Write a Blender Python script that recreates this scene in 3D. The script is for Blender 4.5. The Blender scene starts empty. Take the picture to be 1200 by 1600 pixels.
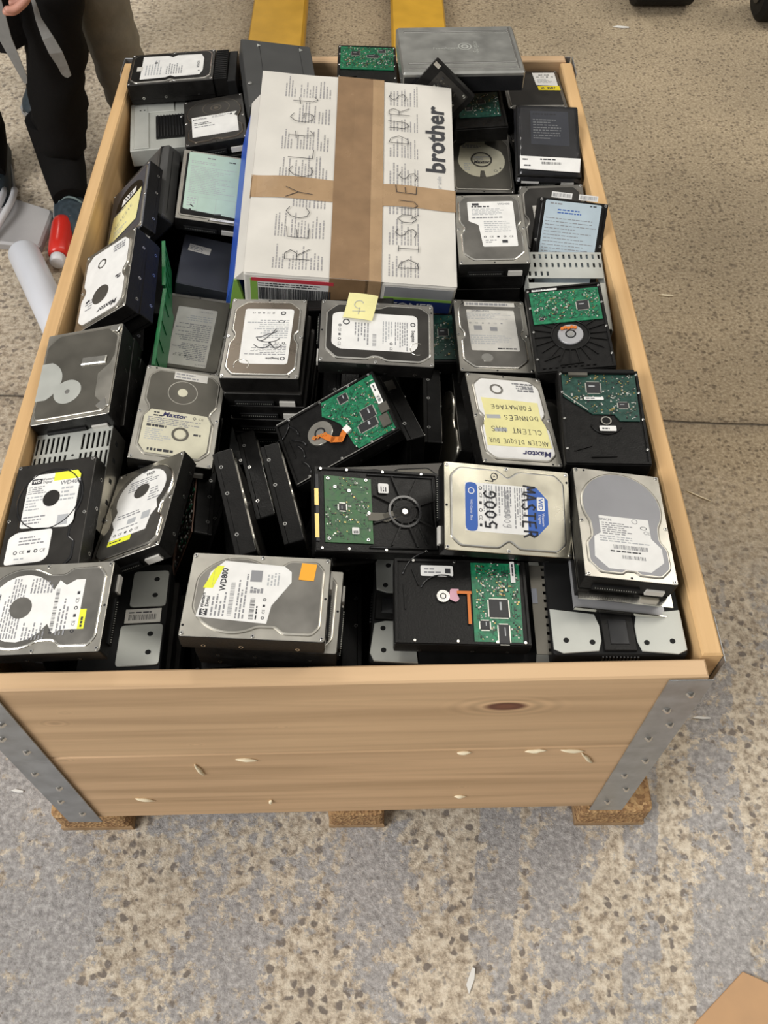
import bpy, math, random
from mathutils import Matrix, Vector, Euler
R = math.radians
C = bpy.context.scene.collection

# ---------------------------------------------------------------- camera
def make_camera():
    cx, cy, cz, pt, yw, rl, f = 0.04688, -0.4076, 0.83921 + 0.54, 0.95366, 0.01291, 0.00351, 1395.86
    F = Vector((math.sin(yw)*math.cos(pt), math.cos(yw)*math.cos(pt), -math.sin(pt)))
    Rt = Vector((math.cos(yw), -math.sin(yw), 0)); U = Rt.cross(F)
    R2 = Rt*math.cos(rl) + U*math.sin(rl); U2 = -Rt*math.sin(rl) + U*math.cos(rl)
    cd = bpy.data.cameras.new('camera'); co = bpy.data.objects.new('camera', cd); C.objects.link(co)
    m = Matrix((R2, U2, -F)).transposed().to_4x4(); m.translation = (cx, cy, cz)
    co.matrix_world = m
    cd.sensor_fit = 'VERTICAL'; cd.sensor_height = 24; cd.lens = f*24/1600
    cd.clip_start = .02; cd.clip_end = 100
    bpy.context.scene.camera = co
make_camera()
vs = bpy.context.scene.view_settings
vs.view_transform = 'Standard'; vs.look = 'None'; vs.gamma = 1; vs.use_curve_mapping = False
vs.exposure = 0.0

# ---------------------------------------------------------------- world, daylight, added panels
def make_world():
    w = bpy.data.worlds.new('hall'); bpy.context.scene.world = w; w.use_nodes = True
    nt = w.node_tree; nt.nodes.clear(); N = nt.nodes.new; L = nt.links.new
    tc = N('ShaderNodeTexCoord'); sp = N('ShaderNodeSeparateXYZ'); L(tc.outputs['Generated'], sp.inputs[0])
    cr = N('ShaderNodeValToRGB'); e = cr.color_ramp.elements
    mr = N('ShaderNodeMapRange'); mr.inputs['From Min'].default_value = -1; L(sp.outputs['Z'], mr.inputs['Value'])
    e[0].position = 0; e[0].color = (.05, .045, .038, 1)
    e[1].position = 1; e[1].color = (.60, .585, .555, 1)
    for p, c in ((.5, (.07, .063, .055, 1)), (.72, (.16, .152, .14, 1)), (.88, (.38, .37, .35, 1))):
        x = e.new(p); x.color = c
    L(mr.outputs[0], cr.inputs[0])
    bg = N('ShaderNodeBackground'); L(cr.outputs[0], bg.inputs[0]); bg.inputs[1].default_value = 1.0
    o = N('ShaderNodeOutputWorld'); L(bg.outputs[0], o.inputs[0])
make_world()
def area(name, loc, target, sx, sy, power, col):
    d = bpy.data.lights.new(name, 'AREA'); d.shape = 'RECTANGLE'; d.size = sx; d.size_y = sy; d.energy = power; d.color = col
    o = bpy.data.objects.new(name, d); C.objects.link(o); o.location = loc
    o.rotation_euler = (Vector(target)-Vector(loc)).to_track_quat('-Z', 'X' if 'skylight' in name else 'Y').to_euler()
area('loading_door_daylight', (-3.4, -2.2, 3.6), (0, .4, .3), 2.6, 2.2, 240, (1, .985, .97))
area('skylight_panel_right', (3.0, 2.0, 4.6), (.2, .6, .4), 4.6, 1.1, 105, (1, .95, .86))  # added unseen panel, placed so the blue-label drive's cover reflects it brightly
area('skylight_panel_rear', (-2.2, 5.8, 4.6), (-.2, .6, .4), 3.0, 1.0, 110, (1, .96, .88))  # extra panel put in out of view to vary what the metal reflects

# ---------------------------------------------------------------- materials
MT = {}
def mat(name, col, rough=.5, metal=0., noise=0., nscale=60., bump=0., bscale=200., spec=.5, coat=0., alpha=None, trans=0.):
    if name in MT: return MT[name]
    m = bpy.data.materials.new(name); m.use_nodes = True; MT[name] = m
    nt = m.node_tree; b = nt.nodes['Principled BSDF']; N = nt.nodes.new; L = nt.links.new
    b.inputs['Base Color'].default_value = (*col, 1); b.inputs['Roughness'].default_value = rough
    b.inputs['Metallic'].default_value = metal; b.inputs['Specular IOR Level'].default_value = spec
    b.inputs['Coat Weight'].default_value = coat; b.inputs['Transmission Weight'].default_value = trans
    tc = N('ShaderNodeTexCoord')
    if noise:
        n = N('ShaderNodeTexNoise'); n.inputs['Scale'].default_value = nscale; n.inputs['Detail'].default_value = 6
        L(tc.outputs['Object'], n.inputs[0])
        mr = N('ShaderNodeMapRange'); mr.inputs['From Min'].default_value = .3; mr.inputs['From Max'].default_value = .7
        mr.inputs['To Min'].default_value = 1-noise; mr.inputs['To Max'].default_value = 1+noise; L(n.outputs[0], mr.inputs[0])
        mx = N('ShaderNodeVectorMath'); mx.operation = 'SCALE'; mx.inputs[0].default_value = col; L(mr.outputs[0], mx.inputs['Scale'])
        L(mx.outputs[0], b.inputs['Base Color'])
        m2 = N('ShaderNodeMapRange'); m2.inputs['To Min'].default_value = max(.05, rough-.15); m2.inputs['To Max'].default_value = min(1, rough+.15)
        L(n.outputs[0], m2.inputs[0]); L(m2.outputs[0], b.inputs['Roughness'])
    if bump:
        n = N('ShaderNodeTexNoise'); n.inputs['Scale'].default_value = bscale; n.inputs['Detail'].default_value = 4
        L(tc.outputs['Object'], n.inputs[0])
        bp = N('ShaderNodeBump'); bp.inputs['Strength'].default_value = bump; bp.inputs['Distance'].default_value = .002
        L(n.outputs[0], bp.inputs['Height']); L(bp.outputs[0], b.inputs['Normal'])
    return m
mat('cover_silver', (.56, .535, .475), .32, .95, .10, 35, .06, 25)
mat('cover_grey', (.27, .258, .235), .36, .9, .14, 30, .05, 25)
mat('cover_brown', (.15, .125, .10), .30, .85, .12, 25, .05, 20)
mat('cover_bright', (.84, .79, .64), .22, 1, .05, 25, .10, 14)
mat('cover_dull', (.125, .117, .098), .48, .6, .14, 30)
mat('cover_dark', (.045, .042, .038), .38, .6, .2, 30)
mat('plate_grey', (.42, .42, .43), .45, .35, .05, 30)
mat('plate_mid', (.27, .27, .285), .42, .35, .05, 30)
mat('plate_pale', (.50, .51, .47), .45, .35, .06, 30)
mat('chrome_edge', (.80, .78, .72), .18, 1, .04, 60)
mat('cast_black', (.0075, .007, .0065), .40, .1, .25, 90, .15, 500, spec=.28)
mat('rubber_black', (.006, .006, .006), .6, 0, .2, 60, spec=.25)
mat('gloss_black', (.012, .012, .013), .18, 0, .1, 40, coat=.3)
mat('hole_black', (.003, .003, .003), .8)
mat('screw', (.70, .69, .66), .25, 1)
mat('paper_white', (.80, .79, .76), .55, 0, .05, 60)
mat('paper_grey', (.60, .58, .53), .55, 0, .08, 60)
mat('paper_cream', (.62, .59, .45), .6, 0, .08, 50)
mat('paper_green', (.46, .60, .50), .45, 0, .06, 40)
mat('paper_blue', (.50, .60, .66), .40, 0, .06, 40)
mat('note_yellow', (.82, .76, .36), .6, 0, .05, 40)
mat('strip_yellow', (.78, .80, .05), .5)
mat('warn_yellow', (.85, .68, .02), .5)
mat('sticker_orange', (.90, .40, .03), .5)
mat('wd_blue', (.030, .11, .42), .45)
mat('ink', (.035, .035, .04), .6)
mat('ink_soft', (.26, .26, .27), .6)
mat('ink_print', (.33, .32, .32), .6)
mat('ink_faint', (.42, .43, .44), .6)
mat('ink_pen', (.015, .015, .02), .5)
mat('ink_white', (.8, .8, .82), .5)
mat('logo_navy', (.02, .02, .09), .5)
mat('pcb_green', (.012, .17, .075), .35, 0, .35, 160)
mat('pcb_olive', (.03, .115, .035), .38, 0, .3, 160)
mat('pcb_dark', (.012, .055, .04), .4, 0, .35, 160)
mat('chip', (.02, .02, .022), .45)
mat('solder', (.62, .62, .56), .35, .7)
mat('gold', (.55, .42, .16), .35, .8)
mat('flex_orange', (.62, .17, .02), .4)
mat('pink_flex', (.62, .35, .42), .5)
mat('board_brown', (.16, .085, .055), .5, 0, .2, 60)
mat('plastic_green', (.015, .20, .06), .4)
mat('case_grey', (.066, .066, .064), .42, .1, .05, 30, .05, 700)
mat('case_slate', (.085, .092, .115), .32, .3, .06, 25)
mat('alu_case', (.50, .50, .47), .38, .85, .08, 30, .04, 30)
mat('galvanised', (.40, .42, .44), .38, .8, .18, 40, .1, 60)
mat('tape_brown', (.27, .165, .085), .22, 0, .12, 30, .10, 60, coat=.3)
mat('tape_tan', (.40, .26, .14), .28, 0, .10, 30, .08, 60, coat=.2)
mat('box_white', (.68, .65, .59), .6, 0, .06, 16, .55, 16)
mat('box_blue', (.03, .10, .50), .45)
mat('box_red', (.60, .05, .07), .5)
mat('box_green', (.25, .45, .08), .5)
mat('box_navy', (.015, .03, .14), .5)
mat('fork_yellow', (.62, .34, .02), .45, 0, .10, 14, .05, 60)
mat('cardboard', (.55, .33, .17), .65, 0, .05, 30)
mat('cloth_black', (.0055, .005, .0048), .9, 0, .2, 60, .3, 120, spec=.15)
mat('cloth_grey', (.19, .18, .15), .85, 0, .12, 40, .3, 120)
mat('tape_grey', (.20, .20, .19), .8, 0, .1, 60)
mat('skin', (.55, .27, .20), .5, 0, .06, 40)
mat('hair', (.03, .02, .015), .6)
mat('shoe', (.022, .035, .045), .6, 0, .3, 80)
mat('lace', (.14, .19, .19), .7)
mat('sole', (.30, .30, .30), .7)
mat('bag_grey', (.34, .33, .33), .5, 0, .06, 20, .1, 30)
mat('bag_pale', (.62, .62, .64), .4, 0, .05, 20)
mat('tube_white', (.66, .68, .73), .35, 0, .03, 10)
mat('red_plastic', (.60, .03, .02), .25)
mat('clear_film', (.75, .75, .75), .25, 0, trans=.0)
mat('splinter', (.88, .78, .56), .7)
mat('litter_white', (.75, .74, .70), .6)
def antistatic():
    m = mat('antistatic_film', (.05, .05, .055), .16, .2, .1, 12, .45, 26, coat=.3)
    b = m.node_tree.nodes['Principled BSDF']; b.inputs['Alpha'].default_value = .45
antistatic()

def ramp(nt, pts):
    cr = nt.nodes.new('ShaderNodeValToRGB'); e = cr.color_ramp.elements
    e[0].position, e[0].color = pts[0][0], (*pts[0][1], 1); e[1].position, e[1].color = pts[-1][0], (*pts[-1][1], 1)
    for p, c in pts[1:-1]:
        x = e.new(p); x.color = (*c, 1)
    return cr
def wood(name, a, b_, axis, knots=(), rough=.6):
    m = bpy.data.materials.new(name); m.use_nodes = True; MT[name] = m
    nt = m.node_tree; N = nt.nodes.new; L = nt.links.new; b = nt.nodes['Principled BSDF']; b.inputs['Roughness'].default_value = rough
    tc = N('ShaderNodeTexCoord'); mp = N('ShaderNodeMapping'); L(tc.outputs['Object'], mp.inputs[0])
    s = [26, 26, 26]; s[axis] = 1.1; mp.inputs['Scale'].default_value = s
    n = N('ShaderNodeTexNoise'); n.inputs['Scale'].default_value = 1.6; n.inputs['Detail'].default_value = 7; n.inputs['Distortion'].default_value = .6
    L(mp.outputs[0], n.inputs[0])
    cr = ramp(nt, [(.30, b_), (.5, tuple((x*.6+y*.4) for x, y in zip(a, b_))), (.62, a)]); L(n.outputs[0], cr.inputs[0])
    n2 = N('ShaderNodeTexNoise'); n2.inputs['Scale'].default_value = 2.5; n2.inputs['Detail'].default_value = 3; L(tc.outputs['Object'], n2.inputs[0])
    mr = N('ShaderNodeMapRange'); mr.inputs['To Min'].default_value = .82; mr.inputs['To Max'].default_value = 1.16; L(n2.outputs[0], mr.inputs[0])
    sc = N('ShaderNodeVectorMath'); sc.operation = 'SCALE'; L(cr.outputs[0], sc.inputs[0]); L(mr.outputs[0], sc.inputs['Scale'])
    last = sc.outputs[0]
    for (kx, ky, kz, r, flat) in knots:
        mk = N('ShaderNodeMapping'); mk.vector_type = 'POINT'; mk.inputs['Location'].default_value = (-kx, -ky, -kz)
        L(tc.outputs['Object'], mk.inputs[0])
        m3 = N('ShaderNodeVectorMath'); m3.operation = 'MULTIPLY'; L(mk.outputs[0], m3.inputs[0])
        v = [1, 1, 1]; v[axis] = flat; m3.inputs[1].default_value = v
        ln = N('ShaderNodeVectorMath'); ln.operation = 'LENGTH'; L(m3.outputs[0], ln.inputs[0])
        k1 = N('ShaderNodeMapRange'); k1.inputs['From Min'].default_value = r*.75; k1.inputs['From Max'].default_value = r*1.15
        k1.inputs['To Min'].default_value = 1; k1.inputs['To Max'].default_value = 0; L(ln.outputs['Value'], k1.inputs[0])
        mx = N('ShaderNodeMix'); mx.data_type = 'RGBA'; L(k1.outputs[0], mx.inputs['Factor']); L(last, mx.inputs['A'])
        mx.inputs['B'].default_value = (.17, .06, .03, 1)
        # growth rings about the knot
        sn = N('ShaderNodeMath'); sn.operation = 'MULTIPLY'; sn.inputs[1].default_value = 2*math.pi/(r*.9); L(ln.outputs['Value'], sn.inputs[0])
        s2 = N('ShaderNodeMath'); s2.operation = 'SINE'; L(sn.outputs[0], s2.inputs[0])
        fa = N('ShaderNodeMapRange'); fa.inputs['From Min'].default_value = r; fa.inputs['From Max'].default_value = r*3.4
        fa.inputs['To Min'].default_value = .16; fa.inputs['To Max'].default_value = 0; L(ln.outputs['Value'], fa.inputs[0])
        pr = N('ShaderNodeMath'); pr.operation = 'MULTIPLY'; L(s2.outputs[0], pr.inputs[0]); L(fa.outputs[0], pr.inputs[1])
        ad = N('ShaderNodeMath'); ad.operation = 'ADD'; ad.inputs[1].default_value = 1; L(pr.outputs[0], ad.inputs[0])
        s3 = N('ShaderNodeVectorMath'); s3.operation = 'SCALE'; L(mx.outputs['Result'], s3.inputs[0]); L(ad.outputs[0], s3.inputs['Scale'])
        last = s3.outputs[0]
    L(last, b.inputs['Base Color'])
    bp = N('ShaderNodeBump'); bp.inputs['Strength'].default_value = .25; bp.inputs['Distance'].default_value = .001
    L(n.outputs[0], bp.inputs['Height']); L(bp.outputs[0], b.inputs['Normal'])
    return m
wood('pine_front', (.67, .455, .26), (.51, .335, .185), 0, [(.184, -.622, .125, .0105, .45), (-.287, -.622, .132, .003, .6), (-.306, -.622, .104, .0045, .6), (-.165, -.622, .033, .0025, .5), (-.062, -.622, .08, .002, .5)])
wood('pine_front_low', (.67, .45, .26), (.49, .32, .175), 0, [(.014, -.62, .193, .0022, 1), (.156, -.62, .094, .002, .5), (-.329, -.625, .225, .003, .5)])
wood('pine_side', (.75, .49, .235), (.58, .35, .15), 1, [(.392, -.53, .2125, .006, .5), (-.391, .02, .2125, .008, .4)])
wood('pine_deck', (.42, .27, .14), (.28, .17, .08), 1)
def chipboard():
    m = bpy.data.materials.new('chipboard'); m.use_nodes = True; MT['chipboard'] = m
    nt = m.node_tree; N = nt.nodes.new; L = nt.links.new; b = nt.nodes['Principled BSDF']; b.inputs['Roughness'].default_value = .8
    tc = N('ShaderNodeTexCoord'); v = N('ShaderNodeTexVoronoi'); v.inputs['Scale'].default_value = 220; L(tc.outputs['Object'], v.inputs[0])
    cr = ramp(nt, [(0, (.16, .08, .035)), (.5, (.40, .23, .10)), (1, (.58, .38, .18))]); L(v.outputs['Color'], cr.inputs[0]); L(cr.outputs[0], b.inputs['Base Color'])
    bp = N('ShaderNodeBump'); bp.inputs['Strength'].default_value = .8; bp.inputs['Distance'].default_value = .003; L(v.outputs['Distance'], bp.inputs['Height']); L(bp.outputs[0], b.inputs['Normal'])
chipboard()
def floor_mat():
    m = bpy.data.materials.new('worn_concrete'); m.use_nodes = True; MT['worn_concrete'] = m
    nt = m.node_tree; N = nt.nodes.new; L = nt.links.new; b = nt.nodes['Principled BSDF']
    tc = N('ShaderNodeTexCoord'); O = tc.outputs['Object']
    def noise(sc, det=5, src=O, dist=0., rough=.5):
        n = N('ShaderNodeTexNoise'); n.inputs['Scale'].default_value = sc; n.inputs['Detail'].default_value = det
        n.inputs['Distortion'].default_value = dist; n.inputs['Roughness'].default_value = rough; L(src, n.inputs[0]); return n.outputs[0]
    def mrange(src, a, c, lo=0., hi=1.):
        r = N('ShaderNodeMapRange'); r.inputs['From Min'].default_value = a; r.inputs['From Max'].default_value = c
        r.inputs['To Min'].default_value = lo; r.inputs['To Max'].default_value = hi; L(src, r.inputs[0]); return r.outputs[0]
    def math_(op, a, c):
        n = N('ShaderNodeMath'); n.operation = op
        for i, q in enumerate((a, c)):
            if isinstance(q, (int, float)): n.inputs[i].default_value = q
            else: L(q, n.inputs[i])
        return n.outputs[0]
    def mix(f, a, c):
        n = N('ShaderNodeMix'); n.data_type = 'RGBA'; L(f, n.inputs['Factor'])
        for k, q in (('A', a), ('B', c)):
            if isinstance(q, tuple): n.inputs[k].default_value = (*q, 1)
            else: L(q, n.inputs[k])
        return n.outputs['Result']
    sp = N('ShaderNodeSeparateXYZ'); L(O, sp.inputs[0]); X, Y = sp.outputs['X'], sp.outputs['Y']
    # far part: brown, finely flecked
    def specks(scale, lo, hi, cut, wob=.5):
        v = N('ShaderNodeTexVoronoi'); v.inputs['Scale'].default_value = scale; wn_ = N('ShaderNodeTexNoise'); wn_.inputs['Scale'].default_value = scale*.9; L(O, wn_.inputs[0])
        a_ = N('ShaderNodeVectorMath'); a_.operation = 'SCALE'; a_.inputs['Scale'].default_value = wob/scale; L(wn_.outputs['Color'], a_.inputs[0])
        b_ = N('ShaderNodeVectorMath'); b_.operation = 'ADD'; L(O, b_.inputs[0]); L(a_.outputs[0], b_.inputs[1]); L(b_.outputs[0], v.inputs[0])
        s_ = N('ShaderNodeSeparateColor'); L(v.outputs['Color'], s_.inputs[0])
        return math_('MULTIPLY', mrange(v.outputs['Distance'], hi, lo), mrange(s_.outputs[0], cut, cut+.08)), s_.outputs[1]
    fbase = ramp(nt, [(.34, (.27, .205, .130)), (.48, (.40, .315, .205)), (.62, (.54, .44, .305))]); L(noise(150, 5, rough=.7), fbase.inputs[0])
    sA, _a = specks(95, .22, .46, .52, 1.3); sB, _b = specks(52, .18, .40, .62, 1.3)
    far = mix(math_('MULTIPLY', sA, .75), fbase.outputs[0], (.125, .09, .055)); far = mix(math_('MULTIPLY', sB, .65), far, (.16, .12, .08))
    # near part: beige with dark stones, grey paint left in patches and lanes
    vo = N('ShaderNodeTexVoronoi'); vo.inputs['Scale'].default_value = 62; vo.inputs['Randomness'].default_value = 1
    wn = N('ShaderNodeTexNoise'); wn.inputs['Scale'].default_value = 60; L(O, wn.inputs[0])
    wm = N('ShaderNodeVectorMath'); wm.operation = 'SCALE'; wm.inputs['Scale'].default_value = .018; L(wn.outputs['Color'], wm.inputs[0])
    wa = N('ShaderNodeVectorMath'); wa.operation = 'ADD'; L(O, wa.inputs[0]); L(wm.outputs[0], wa.inputs[1]); L(wa.outputs[0], vo.inputs[0])
    seps = N('ShaderNodeSeparateColor'); L(vo.outputs['Color'], seps.inputs[0])
    stone = math_('MULTIPLY', mrange(vo.outputs['Distance'], .40, .27), mrange(seps.outputs[0], .42, .48))
    beige = ramp(nt, [(.34, (.26, .205, .15)), (.45, (.50, .415, .315)), (.55, (.70, .61, .48)), (.70, (.82, .74, .61))]); L(noise(72, 6, rough=.7), beige.inputs[0])
    s2_, tone = specks(112, .22, .42, .40, .7)
    near = mix(math_('MULTIPLY', s2_, .45), beige.outputs[0], (.26, .215, .17)); near = mix(stone, near, (.225, .19, .16))
    lanes = math_('ADD', mrange(math_('SINE', math_('MULTIPLY', X, 27.), 0), -1, 1, -.05, .05), 0)
    pm = math_('ADD', math_('ADD', noise(40, 8, rough=.74), math_('MULTIPLY', math_('SUBTRACT', noise(4.5, 3), .5), .85)), lanes)
    pm = math_('ADD', pm, mrange(X, .05, -.35, -.01, .10))
    X2 = math_('ADD', X, math_('MULTIPLY', Y, -.168))
    for a, b_ in ((.42, .472), (.200, .262), (.52, .60)):
        pm = math_('ADD', pm, math_('MULTIPLY', math_('MULTIPLY', mrange(X2, a-.002, a+.002), mrange(X2, b_+.002, b_-.002)), .11))
    for a, b_ in ((.265, .418), (.10, .198)):
        pm = math_('ADD', pm, math_('MULTIPLY', math_('MULTIPLY', mrange(X2, a-.002, a+.002), mrange(X2, b_+.002, b_-.002)), -.05))
    paint = mrange(pm, .515, .57)
    paint = math_('MULTIPLY', paint, mrange(math_('ADD', Y, math_('MULTIPLY', noise(3, 3), .35)), .75, .45))
    pc = ramp(nt, [(.32, (.23, .217, .207)), (.5, (.39, .368, .355)), (.68, (.60, .575, .55))]); L(noise(110, 6, rough=.7), pc.inputs[0])
    near = mix(paint, near, pc.outputs[0])
    # left side is pinker
    lf = mrange(X, -.2, -.75)
    nf = mrange(math_('ADD', Y, math_('MULTIPLY', noise(2.2, 3), .5)), .55, .95)
    farp = mix(math_('MULTIPLY', lf, .8), far, near)
    col = mix(nf, near, farp)
    big = mrange(noise(2.6, 4), .3, .7, .80, 1.14)
    sc = N('ShaderNodeVectorMath'); sc.operation = 'SCALE'; L(col, sc.inputs[0]); L(big, sc.inputs['Scale'])
    # slab joint
    jy = math_('ABSOLUTE', math_('SUBTRACT', math_('ADD', Y, math_('MULTIPLY', X, .06)), math_('ADD', .825, math_('MULTIPLY', noise(9, 3), .012))), 0)
    joint = mrange(jy, .0035, .001)
    smudge = math_('MULTIPLY', mrange(jy, .035, .0), .35)
    col2 = mix(smudge, sc.outputs[0], (.11, .085, .06)); col2 = mix(math_('MULTIPLY', joint, .8), col2, (.05, .04, .03))
    L(col2, b.inputs['Base Color'])
    L(mrange(paint, 0, 1, .82, .5), b.inputs['Roughness'])
    bp = N('ShaderNodeBump'); bp.inputs['Strength'].default_value = .8; bp.inputs['Distance'].default_value = .005
    hh = math_('SUBTRACT', math_('MULTIPLY', noise(95, 6, rough=.7), 1.), math_('MULTIPLY', joint, 1.))
    L(hh, bp.inputs['Height']); L(bp.outputs[0], b.inputs['Normal'])
floor_mat()

# ---------------------------------------------------------------- mesh helpers
class MB:
    """collects geometry for ONE mesh object; mats are slots"""
    def __init__(s, *mats):
        s.v = []; s.f = []; s.m = []; s.sm = []; s.mats = list(mats) or ['cast_black']; s.x = Matrix.Identity(4)
    def at(s, ang=0, ox=0, oy=0, oz=0):
        s.x = Matrix.Translation((ox, oy, oz)) @ Matrix.Rotation(R(ang), 4, 'Z'); return s
    def _mi(s, m):
        if m is None: return 0
        if isinstance(m, int): return m
        if m not in s.mats: s.mats.append(m)
        return s.mats.index(m)
    def face(s, pts, m=None, smooth=False):
        i = len(s.v); s.v += [tuple(s.x @ Vector(p)) for p in pts]; s.f.append(tuple(range(i, i+len(pts)))); s.m.append(s._mi(m)); s.sm.append(smooth)
    def quad(s, x0, y0, x1, y1, z, m=None): s.face([(x0, y0, z), (x1, y0, z), (x1, y1, z), (x0, y1, z)], m)
    def loops(s, loops, m=None, cap0=True, cap1=True, smooth=False, closed=True):
        mi = s._mi(m); base = len(s.v); n = len(loops[0])
        for l in loops: s.v += [tuple(s.x @ Vector(p)) for p in l]
        for k in range(len(loops)-1):
            a = base+k*n; b = a+n
            for i in range(n if closed else n-1):
                j = (i+1) % n; s.f.append((a+i, a+j, b+j, b+i)); s.m.append(mi); s.sm.append(smooth)
        if cap0: s.f.append(tuple(base+i for i in range(n-1, -1, -1))); s.m.append(mi); s.sm.append(False)
        if cap1: e = base+(len(loops)-1)*n; s.f.append(tuple(e+i for i in range(n))); s.m.append(mi); s.sm.append(False)
    def prism(s, poly, z0, z1, m=None, b=0., b0=0.):
        ls = []
        if b0: ls.append([(x, y, z0) for x, y in inset(poly, b0)]); ls.append([(x, y, z0+b0) for x, y in poly])
        else: ls.append([(x, y, z0) for x, y in poly])
        if b:
            ls.append([(x, y, z1-b) for x, y in poly]); ls.append([(x, y, z1) for x, y in inset(poly, b)])
        else: ls.append([(x, y, z1) for x, y in poly])
        s.loops(ls, m)
    def slope(s, poly, z0, z1, ins, m=None):
        s.loops([[(x, y, z0) for x, y in poly], [(x, y, z0+(z1-z0)*.7) for x, y in inset(poly, ins*.35)], [(x, y, z1) for x, y in inset(poly, ins)]], m, cap0=False)
    def box(s, cx, cy, cz, sx, sy, sz, m=None, rz=0, b=0.):
        c, n = math.cos(R(rz)), math.sin(R(rz))
        p = [(cx+c*x-n*y, cy+n*x+c*y) for x, y in ((-sx/2, -sy/2), (sx/2, -sy/2), (sx/2, sy/2), (-sx/2, sy/2))]
        s.prism(p, cz-sz/2, cz+sz/2, m, b, b)
    def cyl(s, cx, cy, z0, z1, r, m=None, n=24, r1=None, ry=None):
        r1 = r if r1 is None else r1; k = 1 if ry is None else ry/r
        f = lambda q, z: [(cx+q*math.cos(2*math.pi*i/n), cy+k*q*math.sin(2*math.pi*i/n), z) for i in range(n)]
        s.loops([f(r, z0), f(r1, z1)], m, smooth=True)
    def ring(s, cx, cy, z, ri, ro, m=None, n=32, ky=1):
        mi = s._mi(m); base = len(s.v)
        for i in range(n):
            a = 2*math.pi*i/n
            for q in (ri, ro): s.v.append(tuple(s.x @ Vector((cx+q*math.cos(a), cy+q*ky*math.sin(a), z))))
        for i in range(n):
            j = (i+1) % n; s.f.append((base+2*i, base+2*i+1, base+2*j+1, base+2*j)); s.m.append(mi); s.sm.append(False)
    def tube(s, path, r, m=None, n=8, closed=False, rs=None):
        P = [Vector(p) for p in path]; L_ = []
        k = len(P); prev = None
        for i, p in enumerate(P):
            t = (P[(i+1) % k]-P[i-1]) if closed else (P[min(i+1, k-1)]-P[max(i-1, 0)])
            t.normalize()
            if prev is None: u = t.cross(Vector((0, 0, 1))) if abs(t.z) < .9 else t.cross(Vector((1, 0, 0)))
            else: u = prev-t*prev.dot(t)
            u.normalize(); prev = u; w = t.cross(u); q = rs[i] if rs else r
            L_.append([tuple(p+u*q*math.cos(2*math.pi*j/n)+w*q*math.sin(2*math.pi*j/n)) for j in range(n)])
        if closed: L_.append(L_[0])
        s.loops(L_, m, cap0=not closed, cap1=not closed, smooth=True)
    def strip(s, path, wdt, z, m=None):
        """flat ribbon along a 2D path"""
        k = len(path)
        for i in range(k-1):
            a, b = Vector(path[i]), Vector(path[i+1]); t = b-a
            if t.length < 1e-7: continue
            t.normalize(); nn = Vector((-t.y, t.x))*wdt/2; a2 = a-t*wdt*.3; b2 = b+t*wdt*.3
            s.face([(a2.x-nn.x, a2.y-nn.y, z), (b2.x-nn.x, b2.y-nn.y, z), (b2.x+nn.x, b2.y+nn.y, z), (a2.x+nn.x, a2.y+nn.y, z)], m)
    def text(s, txt, cx, cy, z, size, m=None, rot=0, stretch=1., shear=0., bold=0.):
        vs_, fs_ = glyphs(txt, shear, bold)
        if not vs_: return
        xs = [v[0] for v in vs_]; ys = [v[1] for v in vs_]
        mx, my = (min(xs)+max(xs))/2, (min(ys)+max(ys))/2
        c, n = math.cos(R(rot)), math.sin(R(rot)); base = len(s.v); mi = s._mi(m)
        for v in vs_:
            x, y = (v[0]-mx)*size*stretch, (v[1]-my)*size
            s.v.append(tuple(s.x @ Vector((cx+c*x-n*y, cy+n*x+c*y, z))))
        for f in fs_: s.f.append(tuple(base+i for i in f)); s.m.append(mi); s.sm.append(False)
    def rows(s, x0, y0, x1, y1, n, z, m='ink_soft', seed=1, h=.45, fill=.85, rot=0):
        """n lines of small illegible print in a rectangle; rot 90 makes the lines run up"""
        rn = random.Random(seed)
        if rot: W, H = y1-y0, x1-x0
        else: W, H = x1-x0, y1-y0
        st = H/n
        for i in range(n):
            yy = H-(i+.5)*st; x = 0; end = W*rn.uniform(fill*.6, 1)*1.0
            while x < end:
                wl = rn.uniform(.0022, .007); wl = min(wl, end-x)
                if wl > .0008:
                    q = st*h*.5
                    a = (x, yy-q, x+wl, yy+q)
                    if rot: s.quad(x1-a[3], y0+a[0], x1-a[1], y0+a[2], z, m)
                    else: s.quad(x0+a[0], y0+a[1], x0+a[2], y0+a[3], z, m)
                x += wl+rn.uniform(.0006, .0018)
    def barcode(s, x0, y0, x1, y1, z, m='ink', seed=1, vert=False):
        rn = random.Random(seed)
        a, b = (y0, y1) if vert else (x0, x1)
        while a < b:
            w = rn.choice((.0003, .0005, .0009))
            if vert: s.quad(x0, a, x1, min(a+w, b), z, m)
            else: s.quad(a, y0, min(a+w, b), y1, z, m)
            a += w+rn.choice((.0004, .0006, .001))
    def hand(s, txt, cx, cy, z, h, w, m='ink_pen', rot=0, th=.002, seed=1, gap=.28):
        """hand lettering from pen strokes, each letter a little different"""
        rn = random.Random(seed); n = len(txt); cell = w/n; c, q = math.cos(R(rot)), math.sin(R(rot))
        for i, ch in enumerate(txt):
            jx, jy, sc = rn.uniform(-.06, .06), rn.uniform(-.08, .08), rn.uniform(.88, 1.08)
            for st in STROKES.get(ch, ()):
                P = []
                for (a, b) in st:
                    x = (i+gap/2+(a+jx)*(1-gap))*cell-w/2; y = (b-.5+jy)*h*sc
                    P.append((cx+c*x-q*y, cy+q*x+c*y))
                s.strip(P, th, z, m)
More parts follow.
